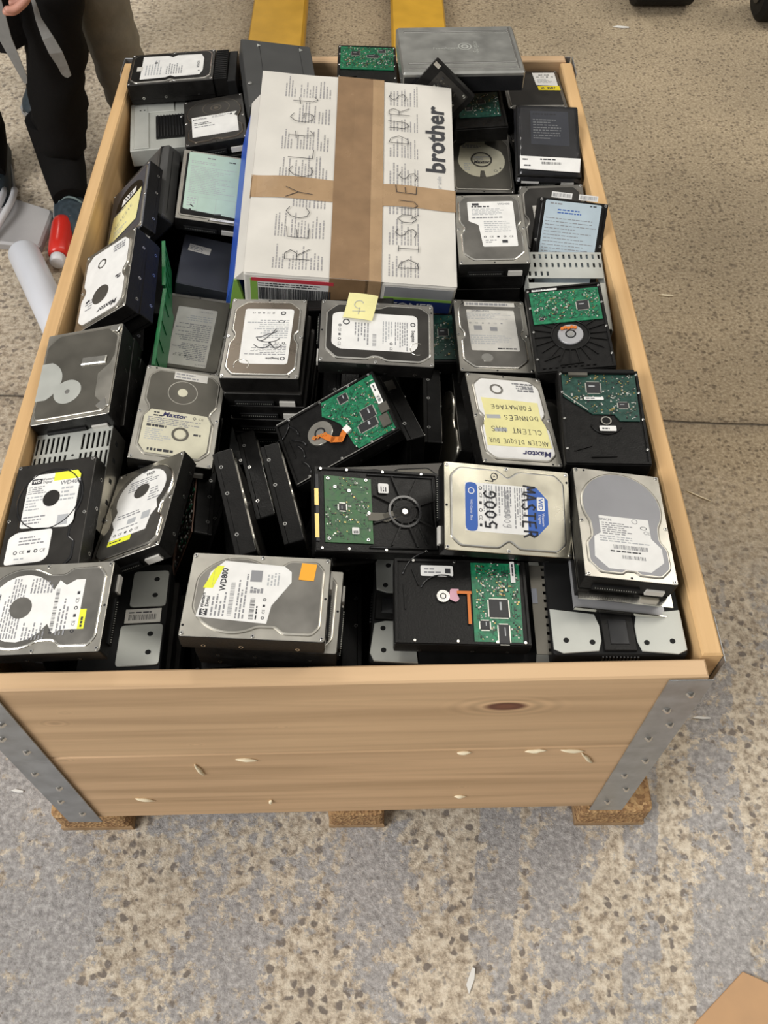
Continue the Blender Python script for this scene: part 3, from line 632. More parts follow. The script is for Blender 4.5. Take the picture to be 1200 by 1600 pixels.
# drives packed out of sight under the others
DEEP = [
 (0.2395,0.3211,0.4851,-0.38,11.75,4.66,0.1016,0.1470,0.0260),
 (0.2410,0.3271,0.4564,-0.38,11.75,5.28,0.1016,0.1470,0.0260),
 (0.2375,0.3293,0.4301,-0.38,11.75,5.68,0.1016,0.1470,0.0260),
 (0.2136,0.6980,0.4761,3.92,-1.04,-1.17,0.1016,0.1470,0.0260),
 (0.2128,0.6987,0.4497,3.92,-1.04,-1.18,0.1016,0.1470,0.0260),
 (0.2090,0.7006,0.4233,3.92,-1.04,-1.01,0.1016,0.1470,0.0260),
 (0.2212,0.9288,0.4809,6.93,1.59,1.13,0.1016,0.1470,0.0260),
 (0.2205,0.9341,0.4549,6.93,1.59,1.71,0.1016,0.1470,0.0260),
 (0.2205,0.9380,0.4288,6.93,1.59,1.51,0.1016,0.1470,0.0260),
 (-0.2296,0.5736,0.4310,5.07,8.22,-3.62,0.1016,0.1470,0.0260),
 (-0.2308,0.5769,0.4047,5.07,8.22,-3.62,0.1016,0.1470,0.0260),
 (-0.2366,0.5804,0.3791,5.07,8.22,-3.76,0.1016,0.1470,0.0260),
 (-0.2165,0.3626,0.4758,3.45,12.10,-1.28,0.1016,0.1470,0.0260),
 (-0.2075,0.9757,0.4426,-3.43,-4.81,9.94,0.1016,0.1470,0.0260),
 (0.0328,1.1010,0.5494,-5.19,2.28,-0.93,0.1016,0.1470,0.0260),
 (0.0315,1.0986,0.5231,-5.19,2.28,-1.33,0.1016,0.1470,0.0260),
 (0.0315,1.0954,0.4969,-5.19,2.28,-0.75,0.1016,0.1470,0.0260),
 (0.3254,1.1026,0.5050,-5.92,-0.42,-0.35,0.1016,0.1470,0.0260),
 (0.3257,1.1010,0.4786,-5.92,-0.42,-1.17,0.1016,0.1470,0.0260),
 (-0.2103,0.7300,0.4318,-5.31,15.04,-0.63,0.1016,0.1470,0.0260),
 (-0.2231,0.7312,0.4066,-5.31,15.04,1.79,0.1016,0.1470,0.0260),
 (0.3247,0.7685,0.4831,10.43,-2.43,-0.33,0.1016,0.1470,0.0260),
 (0.3244,0.7744,0.4573,10.43,-2.43,-0.50,0.1016,0.1470,0.0260),
 (0.1600,0.0852,0.4603,-4.51,-0.04,-3.29,0.1470,0.1016,0.0260),
 (0.1614,0.0828,0.4340,-4.51,-0.04,-3.32,0.1470,0.1016,0.0260),
 (-0.3283,0.2388,0.4562,4.55,-11.21,-0.69,0.1016,0.1470,0.0260),
 (0.3358,0.4070,0.5312,-1.81,-0.63,7.42,0.0260,0.1470,0.1016),
 (0.1076,1.0823,0.5309,-1.13,1.38,-1.02,0.0260,0.1470,0.1016),
 (0.1977,1.1265,0.5297,1.56,4.04,84.47,0.0260,0.1470,0.1016),
 (-0.0943,1.0978,0.5212,1.35,7.32,-4.05,0.0260,0.1470,0.1016),
 (-0.3167,0.0900,0.5098,-0.35,7.53,-5.17,0.0260,0.1470,0.1016),
 (-0.0516,1.0432,0.5088,1.46,11.46,-2.38,0.0260,0.1470,0.1016),
 (-0.0734,0.0348,0.4946,0.53,-12.05,96.68,0.0260,0.1470,0.1016),
 (0.3123,0.0944,0.4939,-0.02,0.56,-5.82,0.0260,0.1470,0.1016),
 (-0.0388,0.9366,0.4914,4.95,-5.51,74.55,0.0260,0.1470,0.1016),
 (-0.0825,0.1038,0.4911,-0.65,-2.56,81.61,0.0260,0.1470,0.1016),
 (0.2925,0.2023,0.4909,-0.42,-13.74,97.91,0.0260,0.1470,0.1016),
 (0.0902,0.9776,0.4894,0.36,-13.43,91.46,0.0260,0.1470,0.1016),
 (-0.3231,1.0327,0.4877,1.17,-3.62,14.66,0.0260,0.1470,0.1016),
 (-0.0332,0.8875,0.4782,-0.42,10.22,81.71,0.0260,0.1470,0.1016),
 (-0.1234,0.8675,0.4748,0.41,-0.24,4.47,0.0260,0.1470,0.1016),
 (-0.0425,0.7903,0.4665,3.93,13.00,98.40,0.0260,0.1470,0.1016),
 (0.1981,1.0737,0.4655,-0.57,4.99,77.44,0.0260,0.1470,0.1016),
 (0.1655,0.2500,0.4646,-0.94,15.35,16.20,0.0260,0.1470,0.1016),
 (0.3118,0.3467,0.4639,5.03,1.44,8.88,0.0260,0.1470,0.1016),
 (0.0205,1.0895,0.4623,-0.22,-2.01,7.99,0.1016,0.1470,0.0260),
 (0.1020,0.8572,0.4611,6.28,-0.79,-1.27,0.1016,0.1470,0.0260),
 (-0.2894,0.4798,0.4580,4.97,4.55,78.62,0.0260,0.1470,0.1016),
 (0.2628,0.1186,0.4533,2.59,4.59,2.31,0.0260,0.1470,0.1016),
 (0.2259,0.4802,0.4505,-0.59,1.61,10.43,0.0260,0.1470,0.1016),
 (0.0016,0.7114,0.4488,0.33,-12.02,89.97,0.0260,0.1470,0.1016),
 (-0.1348,0.6846,0.4474,1.01,9.46,2.51,0.0260,0.1470,0.1016),
 (0.3464,0.5712,0.4417,3.37,-2.63,-2.47,0.0260,0.1470,0.1016),
 (-0.0412,0.6419,0.4392,3.71,-4.15,83.96,0.0260,0.1470,0.1016),
 (-0.3591,0.9376,0.4341,0.28,2.02,1.98,0.0260,0.1470,0.1016),
 (-0.3305,0.3596,0.4334,3.79,1.52,-2.83,0.0260,0.1470,0.1016),
 (0.1095,0.8560,0.4313,2.92,-0.97,3.18,0.0260,0.1470,0.1016),
 (-0.0250,1.0872,0.4313,1.02,7.22,0.95,0.0260,0.1470,0.1016),
 (0.2929,0.8168,0.4272,4.37,2.82,92.91,0.0260,0.1470,0.1016),
 (-0.0836,0.6020,0.4270,-2.18,1.34,99.76,0.0260,0.1470,0.1016),
 (-0.2117,1.0820,0.4258,0.82,2.27,104.18,0.0260,0.1470,0.1016),
 (0.0513,1.0977,0.4241,-3.30,-4.29,5.39,0.0260,0.1470,0.1016),
 (0.0604,0.8819,0.4236,1.05,-5.45,-7.66,0.0260,0.1470,0.1016),
 (0.2277,1.1435,0.4229,-3.65,1.49,103.82,0.0260,0.1470,0.1016),
 (0.1413,0.7725,0.4223,-0.15,0.14,-9.29,0.0260,0.1470,0.1016),
 (-0.1985,1.1562,0.4210,-0.55,5.26,93.38,0.0260,0.1470,0.1016),
 (-0.2958,0.2826,0.4207,-1.23,-5.61,3.31,0.0260,0.1470,0.1016),
 (0.1008,0.2388,0.4181,-0.80,7.46,0.07,0.0260,0.1470,0.1016),
 (-0.1813,0.9793,0.4170,-2.71,-12.21,-5.20,0.0260,0.1470,0.1016),
 (-0.2506,0.9316,0.4143,-1.56,-2.08,-13.82,0.0260,0.1470,0.1016),
 (0.3427,0.3978,0.4134,-2.92,5.31,1.06,0.0260,0.1470,0.1016),
 (-0.0182,0.6817,0.4127,3.36,-13.15,91.41,0.0260,0.1470,0.1016),
 (0.2915,0.9335,0.4118,-1.52,-4.71,4.05,0.0260,0.1470,0.1016),
 (0.1526,0.6110,0.4106,0.63,3.81,84.75,0.0260,0.1470,0.1016),
 (-0.3510,0.2119,0.4089,-1.17,-3.13,-7.50,0.0260,0.1470,0.1016),
 (0.3568,0.1100,0.4079,-1.14,5.97,0.56,0.0260,0.1470,0.1016),
 (0.1260,0.0891,0.4067,-2.62,1.18,6.09,0.0260,0.1470,0.1016),
 (0.1942,0.3650,0.4057,-1.30,0.61,-5.34,0.0260,0.1470,0.1016),
 (0.2952,1.1210,0.4052,-2.84,-4.65,104.32,0.0260,0.1470,0.1016),
 (0.0767,0.4668,0.4051,-1.92,7.71,7.16,0.0260,0.1470,0.1016),
 (0.0077,1.0482,0.4035,1.23,5.67,-8.16,0.0260,0.1470,0.1016),
 (-0.2580,0.0210,0.4034,1.50,-7.29,92.04,0.0260,0.1470,0.1016),
 (0.1978,0.1214,0.4024,0.59,8.94,-11.39,0.0260,0.1470,0.1016),
 (0.2686,0.7570,0.4015,-6.44,-2.07,70.41,0.0260,0.1470,0.1016),
 (-0.3567,0.7273,0.4012,1.76,3.91,-0.86,0.0260,0.1470,0.1016),
 (-0.0986,0.4929,0.4001,-0.29,0.24,11.68,0.1016,0.1470,0.0260),
 (0.1692,0.9523,0.3991,2.04,-6.13,83.35,0.0260,0.1470,0.1016),
 (-0.2672,0.0708,0.3971,2.00,2.84,96.58,0.0260,0.1470,0.1016),
 (0.2639,0.7138,0.3960,-0.06,-2.80,83.42,0.0260,0.1470,0.1016),
 (-0.2596,0.1753,0.3954,3.92,-0.00,108.06,0.0260,0.1470,0.1016),
 (0.2306,0.3286,0.3952,-0.33,-11.71,-10.13,0.0260,0.1470,0.1016),
 (0.1659,0.7147,0.3949,2.80,3.11,-13.84,0.0260,0.1470,0.1016),
 (-0.0972,1.0724,0.3944,-1.44,-6.93,-1.55,0.0260,0.1470,0.1016),
 (-0.2639,0.2928,0.3928,-0.75,-17.49,5.83,0.0260,0.1470,0.1016),
 (0.1559,1.0309,0.3922,-1.78,-4.90,88.12,0.0260,0.1470,0.1016),
 (-0.0158,0.9436,0.3847,-1.53,-12.60,91.25,0.0260,0.1470,0.1016),
 (0.3113,0.1842,0.3837,-1.81,-0.35,-6.31,0.0260,0.1470,0.1016),
 (-0.3069,1.0835,0.3830,-1.70,-1.22,0.00,0.0260,0.1470,0.1016),
 (0.2038,0.8709,0.3826,0.31,-3.59,92.04,0.0260,0.1470,0.1016),
 (0.2316,0.0225,0.3811,-0.23,-10.22,90.39,0.0260,0.1470,0.1016),
 (-0.2482,0.7778,0.3794,-3.97,4.59,4.80,0.0260,0.1470,0.1016),
 (0.0152,0.4029,0.3754,4.27,2.50,-3.25,0.0260,0.1470,0.1016),
 (-0.0986,0.0203,0.3746,3.12,-2.80,88.76,0.0260,0.1470,0.1016),
 (-0.0894,0.3982,0.3734,-1.22,1.78,-7.61,0.0260,0.1470,0.1016),
 (0.2515,0.5220,0.3727,-5.50,-5.13,6.01,0.0260,0.1470,0.1016),
 (-0.1197,0.9068,0.3689,-1.08,15.55,-12.83,0.0260,0.1470,0.1016),
 (-0.0702,0.1074,0.3681,7.98,9.94,-10.17,0.0260,0.1470,0.1016),
 (-0.0901,0.7685,0.3670,2.78,8.32,-20.23,0.0260,0.1470,0.1016),
 (-0.0418,0.8627,0.3635,-0.06,0.41,76.61,0.0260,0.1470,0.1016),
 (-0.2577,0.1244,0.3587,-2.94,5.11,100.83,0.0260,0.1470,0.1016),
 (0.2610,0.9805,0.3585,1.83,6.54,1.33,0.0260,0.1470,0.1016),
 (0.1500,0.2503,0.3573,-4.02,-0.11,-4.21,0.0260,0.1470,0.1016),
 (0.1034,0.4405,0.3566,-3.32,6.73,8.86,0.0260,0.1470,0.1016),
 (0.3283,0.9734,0.3557,0.14,-5.58,3.55,0.0260,0.1470,0.1016),
 (0.2841,0.3659,0.3553,3.61,-2.49,-8.60,0.0260,0.1470,0.1016),
 (-0.3009,0.7246,0.3545,2.97,10.25,-5.33,0.0260,0.1470,0.1016),
 (0.0080,0.7686,0.3544,-0.62,9.62,87.02,0.0260,0.1470,0.1016),
 (-0.1855,0.7961,0.3544,-4.29,2.28,3.50,0.0260,0.1470,0.1016),
]

# ---------------------------------------------------------------- drive parts
def pose(k, turn=0, raw=False):
    x, y, z, rx, ry, rz, w, h, t = (POSE.get(k) or GAP.get(k))
    m = Matrix.Translation((x, y, z)) @ Euler((R(rx), R(ry), R(rz)), 'XYZ').to_matrix().to_4x4()
    if t > .05 and w < .05 and not raw:      # drive standing on its long edge: its cover faces sideways
        return m @ Matrix.Translation((0, 0, -t/2)) @ Matrix.Rotation(R(90 if turn == 0 else -90), 4, 'Y') @ Matrix.Translation((0, 0, -w/2))
    return m @ Matrix.Translation((0, 0, -t)) @ Matrix.Rotation(R(turn), 4, 'Z')
W2, H2 = .0508, .0735
OUT = {
 'sea': sym([(30, -67), (45, -52), (45, -12), (40.5, -6), (40.5, 3), (46, 12), (46, 56), (36, 69)]),
 'wd': sym([(35, -68), (45, -60), (45, -30), (38, -22), (38, -16)] + arc(0, 22, 46.5, -48, 68, 9)[1:]),
 'max': sym([(33, -66), (45, -53), (45, -8), (39, 1), (39, 8), (45.5, 18), (45.5, 57), (34, 68.5)]),
 'hit': sym([(0, -64), (5, -64), (9, -68), (34, -68), (46, -55), (46, -30), (39, -20), (39, -13)] + arc(0, 23, 47, -46, 90, 10)[1:-1] + [(0, 70)]),
 'oct': sym([(44, -68), (48, -62), (48, 40), (28, 69)]),
 'plain': sym([(44, -68), (47, -64), (47, 64), (44, 68)]),
 'wdb': sym([(36, -67), (46, -56), (46, -12), (37, 0), (46, 12), (46, 56), (36, 67)]),
 'qtm': sym([(44, -69), (49, -60), (49, 52), (34, 69)]),
 'wd4': sym([(32, -68), (42, -58), (42, -36), (34, -30), (34, -24)] + arc(0, 22, 43, -50, 66, 9)[1:]),
 'hp': sym([(36, -70), (47, -60), (47, -6), (42, 0), (47, 6), (47, 60), (36, 70)]),
}
SCREWS = [(-47, 70), (47, 70), (-47, -70), (47, -70), (-47.5, -1), (47.5, -1)]
def chassis_mb(w, h, t, m='cast_black', lower=0.):
    M = MB(m, 'screw', 'hole_black')
    p = fillet([(-w/2, -h/2), (w/2, -h/2), (w/2, h/2), (-w/2, h/2)], .0022, 3)
    M.prism(inset(p, .0008), 0, t*.22, m, 0, .0006); M.prism(p, t*.22, t-lower, m, .0005, .0008)
    for sx in (-1, 1):
        for yy in (-.31*h, .08*h, .34*h):
            for r, mt, o in ((.0024, 'screw', .0002), (.0013, 'hole_black', .0004)):
                n = 10; X_ = sx*(w/2+o)
                pts = [(X_, yy+r*math.cos(2*math.pi*i/n), t*.30+r*math.sin(2*math.pi*i/n)) for i in range(n)]
                if sx < 0: pts.reverse()
                M.face(pts, mt)
    return M
def connector(parent, w, h, t, sgn=-1):
    M = MB('rubber_black', 'solder', 'gold')
    M.box(-w*.12, sgn*(h/2-.002), t*.28, w*.50, .0085, t*.34, 'rubber_black', 0, .0005)
    for i in range(18): M.box(-w*.34+i*.0026, sgn*(h/2+.0024), t*.30, .0007, .002, .0007, 'solder')
    M.box(w*.30, sgn*(h/2-.002), t*.28, w*.20, .0085, t*.34, 'paper_grey', 0, .0005)
    return M.build('connector', parent)
def drive(k, label, turn=0, out='sea', flange='cover_silver', top='cover_grey', ridge='chrome_edge', chassis='cast_black',
          name='hard_drive', cat='hard drive', labels=(), extra=None, group=None, screws=True, high=.0016, mat4=None, dims=None, conn=True, hole=True):
    if mat4 is None: mat4 = pose(k, turn)
    t = (POSE.get(k) or GAP.get(k) or (0,)*8+(.026,))[8]
    w, h = .1016, .147
    if dims: w, h, t = dims
    if t > .05: t = .026
    T_ = thing(name, label, cat, mat4, group)
    chassis_mb(w, h, t-.0020, chassis).build('chassis', T_)
    kx, ky = w/.1016, h/.147
    M = MB(flange, top, ridge, 'hole_black')
    edge = fillet([(-w/2+.0004, -h/2+.0004), (w/2-.0004, -h/2+.0004), (w/2-.0004, h/2-.0004), (-w/2+.0004, h/2-.0004)], .0028, 3)
    M.prism(edge, t-.0030, t-high, flange, .0004)
    o = fillet([(x*kx, y*ky) for x, y in mm(OUT[out])], .0040, 3)
    M.slope(o, t-high, t, .0016, ridge)
    M.slope(inset(o, .0030), t, t-.0006, .0004, ridge) if ridge else None
    M.prism(inset(o, .0026), t-.0012, t+.00012, top)
    if hole:
        for hx, hy in ((-38, 70.5), (0, -70.5)):
            M.cyl(hx*kx*.001, hy*ky*.001, t-high, t-high+.00015, .0014, 'hole_black', 10)
    M.build('top_cover', T_)
    if screws:
        for sx, sy in SCREWS:
            S = MB('screw', 'hole_black'); S.at(0, sx*kx*.001, sy*ky*.001)
            S.cyl(0, 0, t-high, t-high+.0011, .0024, 'screw', 12, .0020); S.cyl(0, 0, t-high+.0011, t-high+.00125, .0009, 'hole_black', 6)
            S.build('screw', T_)
    if conn: connector(T_, w, h, t)
    for L_ in labels: L_(T_, t)
    if extra: extra(T_, t)
    return T_
def lab(poly, deco=None, m='paper_white', name='label', z=0., text=None):
    """sticker: outline in mm, deco(M, z) prints on it"""
    def f(T_, t):
        M = MB(m); zt = t+.00030+z
        M.prism(mm(poly), t+.0001+z, zt, m)
        if deco: deco(M, zt+.00012)
        o = M.build(name, T_)
        if text: o['label'] = text
    return f
def chamf(x0, y0, x1, y1, c):
    return [(x0+c, y0), (x1-c, y0), (x1, y0+c), (x1, y1-c), (x1-c, y1), (x0+c, y1), (x0, y1-c), (x0, y0+c)]
def round_mark(cx, cy, r, m, name='round_mark', z=0., ky=1.):
    def f(T_, t):
        M = MB(m); M.cyl(cx*.001, cy*.001, t+.0001+z, t+.00055+z, r*.001, m, 36, ry=r*ky*.001); M.build(name, T_)
    return f
def ring_mark(cx, cy, ri, ro, m, name='ring_mark', z=.0004):
    def f(T_, t):
        M = MB(m); M.ring(cx*.001, cy*.001, t+.0002+z, ri*.001, ro*.001, m, 40); M.build(name, T_)
    return f
def icons(M, x, y, z, n=4, st=.008, up=False, m='ink', s=.0026):
    for i in range(n):
        a, b = (x, y+i*st) if up else (x+i*st, y)
        if i % 3 == 0: M.ring(a, b, z, s*.45, s*.8, m, 14)
        elif i % 3 == 1: M.text('CE', a, b, z, s*1.9, m, 90 if up else 0)
        else: M.box(a, b, z-.00004, s*1.3, s*1.1, .00008, m)

# ---------------------------------------------------------------- circuit boards and undersides
def bits(M, x0, y0, x1, y1, n, z, seed, avoid=()):
    rn = random.Random(seed)
    for _ in range(n):
        x, y = rn.uniform(x0, x1), rn.uniform(y0, y1)
        if any(abs(x-a) < c and abs(y-b) < d for a, b, c, d in avoid): continue
        s = rn.uniform(.0007, .0020); l = s*rn.uniform(1, 2.2)
        if rn.random() < .5: s, l = l, s
        M.box(x, y, z+.0003, l, s, .0007, rn.choice(('solder', 'solder', 'chip', 'paper_grey', 'gold')))
def chip(parent, x, y, s, z, s2=None, legs=True):
    s2 = s2 or s
    M = MB('chip', 'solder')
    M.box(x, y, z+.0008, s, s2, .0014, 'chip', 0, .0002)
    if legs:
        M.box(x, y, z+.00025, s+.0028, s2-.001, .0003, 'solder'); M.box(x, y, z+.00025, s-.001, s2+.0028, .0003, 'solder')
    M.box(x-s*.12, y+s2*.1, z+.00154, s*.45, s2*.10, .00003, 'ink_faint')
    return M.build('chip', parent)
def board(parent, poly, z, m, chips, n, seed, marks=True):
    M = MB(m, 'solder', 'chip', 'paper_grey', 'gold', 'pcb_dark')
    P = mm(poly); M.prism(P, z, z+.0012, m)
    xs = [p[0] for p in P]; ys = [p[1] for p in P]; x0, x1, y0, y1 = min(xs)+.003, max(xs)-.003, min(ys)+.003, max(ys)-.003
    av = [(a*.001, b*.001, s*.0007, s2*.0007) for a, b, s, s2 in chips]
    def inside(x, y):
        c = False
        for i in range(len(P)):
            (a, b), (d, e) = P[i-1], P[i]
            if (b > y) != (e > y) and x < (d-a)*(y-b)/(e-b)+a: c = not c
        return c
    rn = random.Random(seed)
    for _ in range(int(n*.62)):
        cx, cy = rn.uniform(x0, x1), rn.uniform(y0, y1)
        for q in range(rn.choice((1, 2, 3, 4))):       # little rows of components
            x, y = cx+q*.0024*(rn.random() < .7), cy+q*.0021
            if not inside(x, y) or not inside(x+.001, y+.001) or any(abs(x-a) < c and abs(y-b) < d for a, b, c, d in av): continue
            s = rn.uniform(.0007, .0015); l = s*rn.uniform(1, 1.9)
            if rn.random() < .5: s, l = l, s
            M.box(x, y, z+.0015, l, s, .0007, rn.choice(('solder', 'cover_dull', 'chip', 'chip', 'paper_grey', 'gold')))
    for _ in range(n):                               # copper tracks
        x, y = rn.uniform(x0, x1), rn.uniform(y0, y1); a = rn.choice((0, 45, 90, 135)); l = rn.uniform(.004, .014)
        x2, y2 = x+l*math.cos(R(a)), y+l*math.sin(R(a))
        if inside(x, y) and inside(x2, y2): M.strip([(x, y), (x2, y2)], .0004, z+.00135, 'pcb_dark')
    b = M.build('circuit_board', parent)
    for a, c, s, s2 in chips: chip(b, a*.001, c*.001, s*.001, z+.0012, s2*.001)
    return b
def ribs(M, cx, cy, r0, r1, t, n=12, a0=0, a1=360, wd=.0011, hh=.0016):
    for i in range(n):
        a = R(a0+(a1-a0)*i/n); c, s = math.cos(a), math.sin(a)
        M.box(cx+c*(r0+r1)/2, cy+s*(r0+r1)/2, t+hh/2, r1-r0, wd, hh, 'cast_black', math.degrees(a))
def underside(k, label, turn=0, poly=None, pm='pcb_green', chips=(), n=160, seed=1, motor=None, ribn=0, extra=None, name='hard_drive', mat4=None, dims=None, arms=True, edge_screws=True, screws_b=()):
    mat4 = mat4 or pose(k, turn)
    w, h, t = .1016, .147, .026
    if dims: w, h, t = dims
    T_ = thing(name, label, 'hard drive', mat4)
    M = chassis_mb(w, h, t-.0030)
    z = t-.0030
    o = [(-w/2+.001, -h/2+.001), (w/2-.001, -h/2+.001), (w/2-.001, h/2-.001), (-w/2+.001, h/2-.001)]
    # raised rim around the casting
    i_ = inset(o, .0028)
    M.loops([[(x, y, z) for x, y in o], [(x, y, z+.0022) for x, y in o], [(x, y, z+.0022) for x, y in i_], [(x, y, z) for x, y in i_]], 'cast_black', False, False)
    if motor:
        mx, my, mr = (q*.001 for q in motor[:3])
        if ribn:
            ribs(M, mx, my, mr*1.5, mr*1.5+.022, z, ribn)
            M.at(); M.tube([(mx+(mr*1.45)*math.cos(a), my+mr*1.45*math.sin(a), z+.0008) for a in [2*math.pi*i/30 for i in range(30)]], .0009, 'cast_black', 6, True)
    if arms:
        for q, (x, y, l, a) in enumerate(((-.028, -.050, .022, 20), (-.004, -.062, .03, 3))):
            M.box(x, y, z+.0008, l, .0014, .0016, 'cast_black', a)
    M.build('chassis', T_)
    if poly: board(T_, poly, z+.0006, pm, chips, n, seed)
    if motor:
        S = MB('solder', 'hole_black', 'cover_silver'); mm_ = motor[3] if len(motor) > 3 else 'cover_silver'
        S.mats[0] = mm_
        S.cyl(mx, my, z, z+.0026, mr, mm_, 32, mr*.94); S.ring(mx, my, z+.00275, mr*.30, mr*.42, 'hole_black'); S.cyl(mx, my, z+.0026, z+.0032, mr*.22, 'screw', 16)
        S.build('spindle_motor', T_)
    if edge_screws:
        for sx in (-1, 1):
            for sy in (-.052, -.006, .036, .066):
                S = MB('screw'); S.cyl(sx*(w/2-.0035), sy, z, z+.0034, .0019, 'screw', 10, .0015); S.build('screw', T_)
    for sx, sy in screws_b:
        S = MB('screw', 'hole_black'); S.at(0, sx*.001, sy*.001); S.cyl(0, 0, z+.0016, z+.0030, .0022, 'screw', 12, .0018); S.cyl(0, 0, z+.003, z+.0031, .0009, 'hole_black', 6); S.build('screw', T_)
    if extra: extra(T_, z+.0006)
    return T_
def sticker(T_, x, y, w, h, z, m='paper_white', deco=None, name='label', rz=0):
    M = MB(m); M.at(rz, x*.001, y*.001)
    M.prism(mm(fillet([(-w/2, -h/2), (w/2, -h/2), (w/2, h/2), (-w/2, h/2)], min(w, h)*.15, 3)), z, z+.0003, m)
    if deco: deco(M, z+.00042)
    return M.build(name, T_)
def MBscribble(T_, t, *paths):
    M = MB('ink_pen')
    for p in paths:
        q = []
        for i in range(len(p)-1):
            a, b = Vector(p[i]), Vector(p[i+1])
            for k in range(4): q.append(a.lerp(b, k/4)+Vector((0, .0016*math.sin(k*math.pi/4)))) 
        q.append(Vector(p[-1])); M.strip([tuple(v) for v in q], .0011, t+.0007, 'ink_pen')
    return M.build('pen_scribble', T_)

# ---------------------------------------------------------------- the named drives of the top layer
# blue label drive, front centre right
def d_blue(M, z):
    M.prism(mm([(-28, 33), (-28, 22), (28, 22), (28, 33), (14, 46), (-14, 46)]), z-.00006, z, 'wd_blue')
    M.prism(mm(fillet([(-28, -50), (28, -50), (28, -36), (-28, -36)], 6, 3)), z-.00006, z, 'wd_blue')
    M.prism(mm(fillet([(-17, 33), (-1, 33), (-1, 42), (-17, 42)], 1.5, 2)), z, z+.00006, 'paper_white')
    M.text('WD', -.009, .0375, z+.00012, .0075, 'wd_blue', 0, 1, 0, .02); M.text('Western', .009, .040, z+.0001, .0042, 'ink_white'); M.text('Digital', .009, .0355, z+.0001, .0042, 'ink_white')
    M.ring(-.018, -.043, z+.0001, .0028, .0038, 'ink_white', 20); M.text('WD Caviar Blue', .004, -.043, z+.0001, .0036, 'ink_white')
    M.rows(-.026, .006, .026, .020, 5, z, 'ink_soft', 3); M.rows(-.026, -.016, .010, .004, 6, z, 'ink_soft', 4); M.barcode(-.022, -.005, .010, .001, z+.00005, 'ink_soft', 3)
    M.rows(-.026, -.030, .026, -.018, 4, z, 'ink_faint', 5); icons(M, -.022, -.0325, z, 6, .0085)
    # felt pen
    M.hand('MASTER', .0005, .0235, z+.0003, .0150, .062, 'ink_pen', 0, .0021, 2)
    M.hand('500G', .002, -.021, z+.0003, .0135, .046, 'ink_pen', 180, .0021, 3)
    M.hand('SAT 500g', .0, -.002, z+.0002, .0075, .044, 'ink_soft', 0, .0005, 4)
    M.ring(-.037, -.016, z+.0003, .0034, .0042, 'ink_pen', 20); M.cyl(-.037, -.016, z+.0002, z+.0003, .0008, 'ink_pen', 8); M.strip([(-.0345, -.0185), (-.031, -.0175), (-.0315, -.0265)], .0008, z+.0003, 'ink_pen')
drive('wdblue', 'bright gold-silver hard drive with blue and white label written over in felt pen', -90, 'wdb', 'cover_bright', 'cover_bright', 'chrome_edge', labels=[
    lab([(-28, -50), (28, -50), (28, 33), (14, 46), (-14, 46), (-28, 33)], d_blue)])
# pale drive with round top
def d_hit(M, z):
    M.text('HITACHI', -.022, .002, z, .0040, 'ink_soft', 0, 1, 0, .02); M.rows(-.026, -.018, .012, -.001, 6, z, 'ink_soft', 7); M.ring(.012, .003, z, .0026, .0034, 'ink_soft', 20)
    M.ring(.021, -.005, z, .003, .0038, 'ink', 20, .6); M.text('CE', .024, -.011, z, .0065, 'ink_soft'); M.rows(-.030, -.028, .028, -.019, 3, z, 'ink_faint', 8)
    M.barcode(-.016, -.036, .022, -.0305, z, 'ink_soft', 9); M.rows(-.020, -.041, .026, -.037, 1, z, 'ink', 11); M.barcode(-.008, -.048, .018, -.0435, z, 'ink_soft', 12)
drive('hitachi', 'pale silver hard drive with large raised disc and cut-corner white label, front right', 0, 'hit', 'cover_silver', 'plate_mid', 'cover_silver', labels=[
    lab([(-24, -62), (22, -62), (38, -48), (38, -30), (28, -18), (28, 7), (-28, 7), (-28, -16), (-36, -22), (-38, -48)], d_hit)])
# Maxtor with yellow note
def d_mx(M, z):
    M.text('Maxtor', -.020, .0570, z, .0115, 'logo_navy', 0, 1.05, .25, .03)
    M.rows(-.036, -.044, -.010, -.060, 3, z, 'ink_soft', 3); M.rows(-.036, -.060, -.008, -.044, 4, z, 'ink_soft', 5, .6)
drive('maxyel', 'silver hard drive with handwritten yellow note stuck over its white label', 180, 'max', 'cover_silver', 'paper_white', 'cover_silver', labels=[
    lab(inset(OUT['max'], 4.2), d_mx), ring_mark(14, -46, 6, 8.6, 'cover_grey'),
    lab([(-37, -27), (37, -30), (36, 0), (40, 12), (41, 48), (-41, 47), (-40, 12), (-36, 0)], lambda M, z: (
        M.hand('ANCIEN DISQUE DUR', 0, .040, z, .0068, .076, 'ink', -1, .0007, 2), M.hand('CLIENT NAS', .000, .022, z, .0078, .066, 'ink', -2, .0008, 3),
        M.hand('DONNEES', -.010, .001, z, .0075, .046, 'ink', 1, .0008, 4), M.hand('FORMATAGE', .000, -.016, z, .0070, .054, 'ink', 2, .0008, 5),
        M.box(.020, .022, z-.00002, .016, .006, .00004, 'ink_faint', 4), M.box(.026, .001, z-.00002, .018, .006, .00004, 'ink_faint', 4)), 'note_yellow', 'sticky_note', .0003, 'handwritten yellow note')])
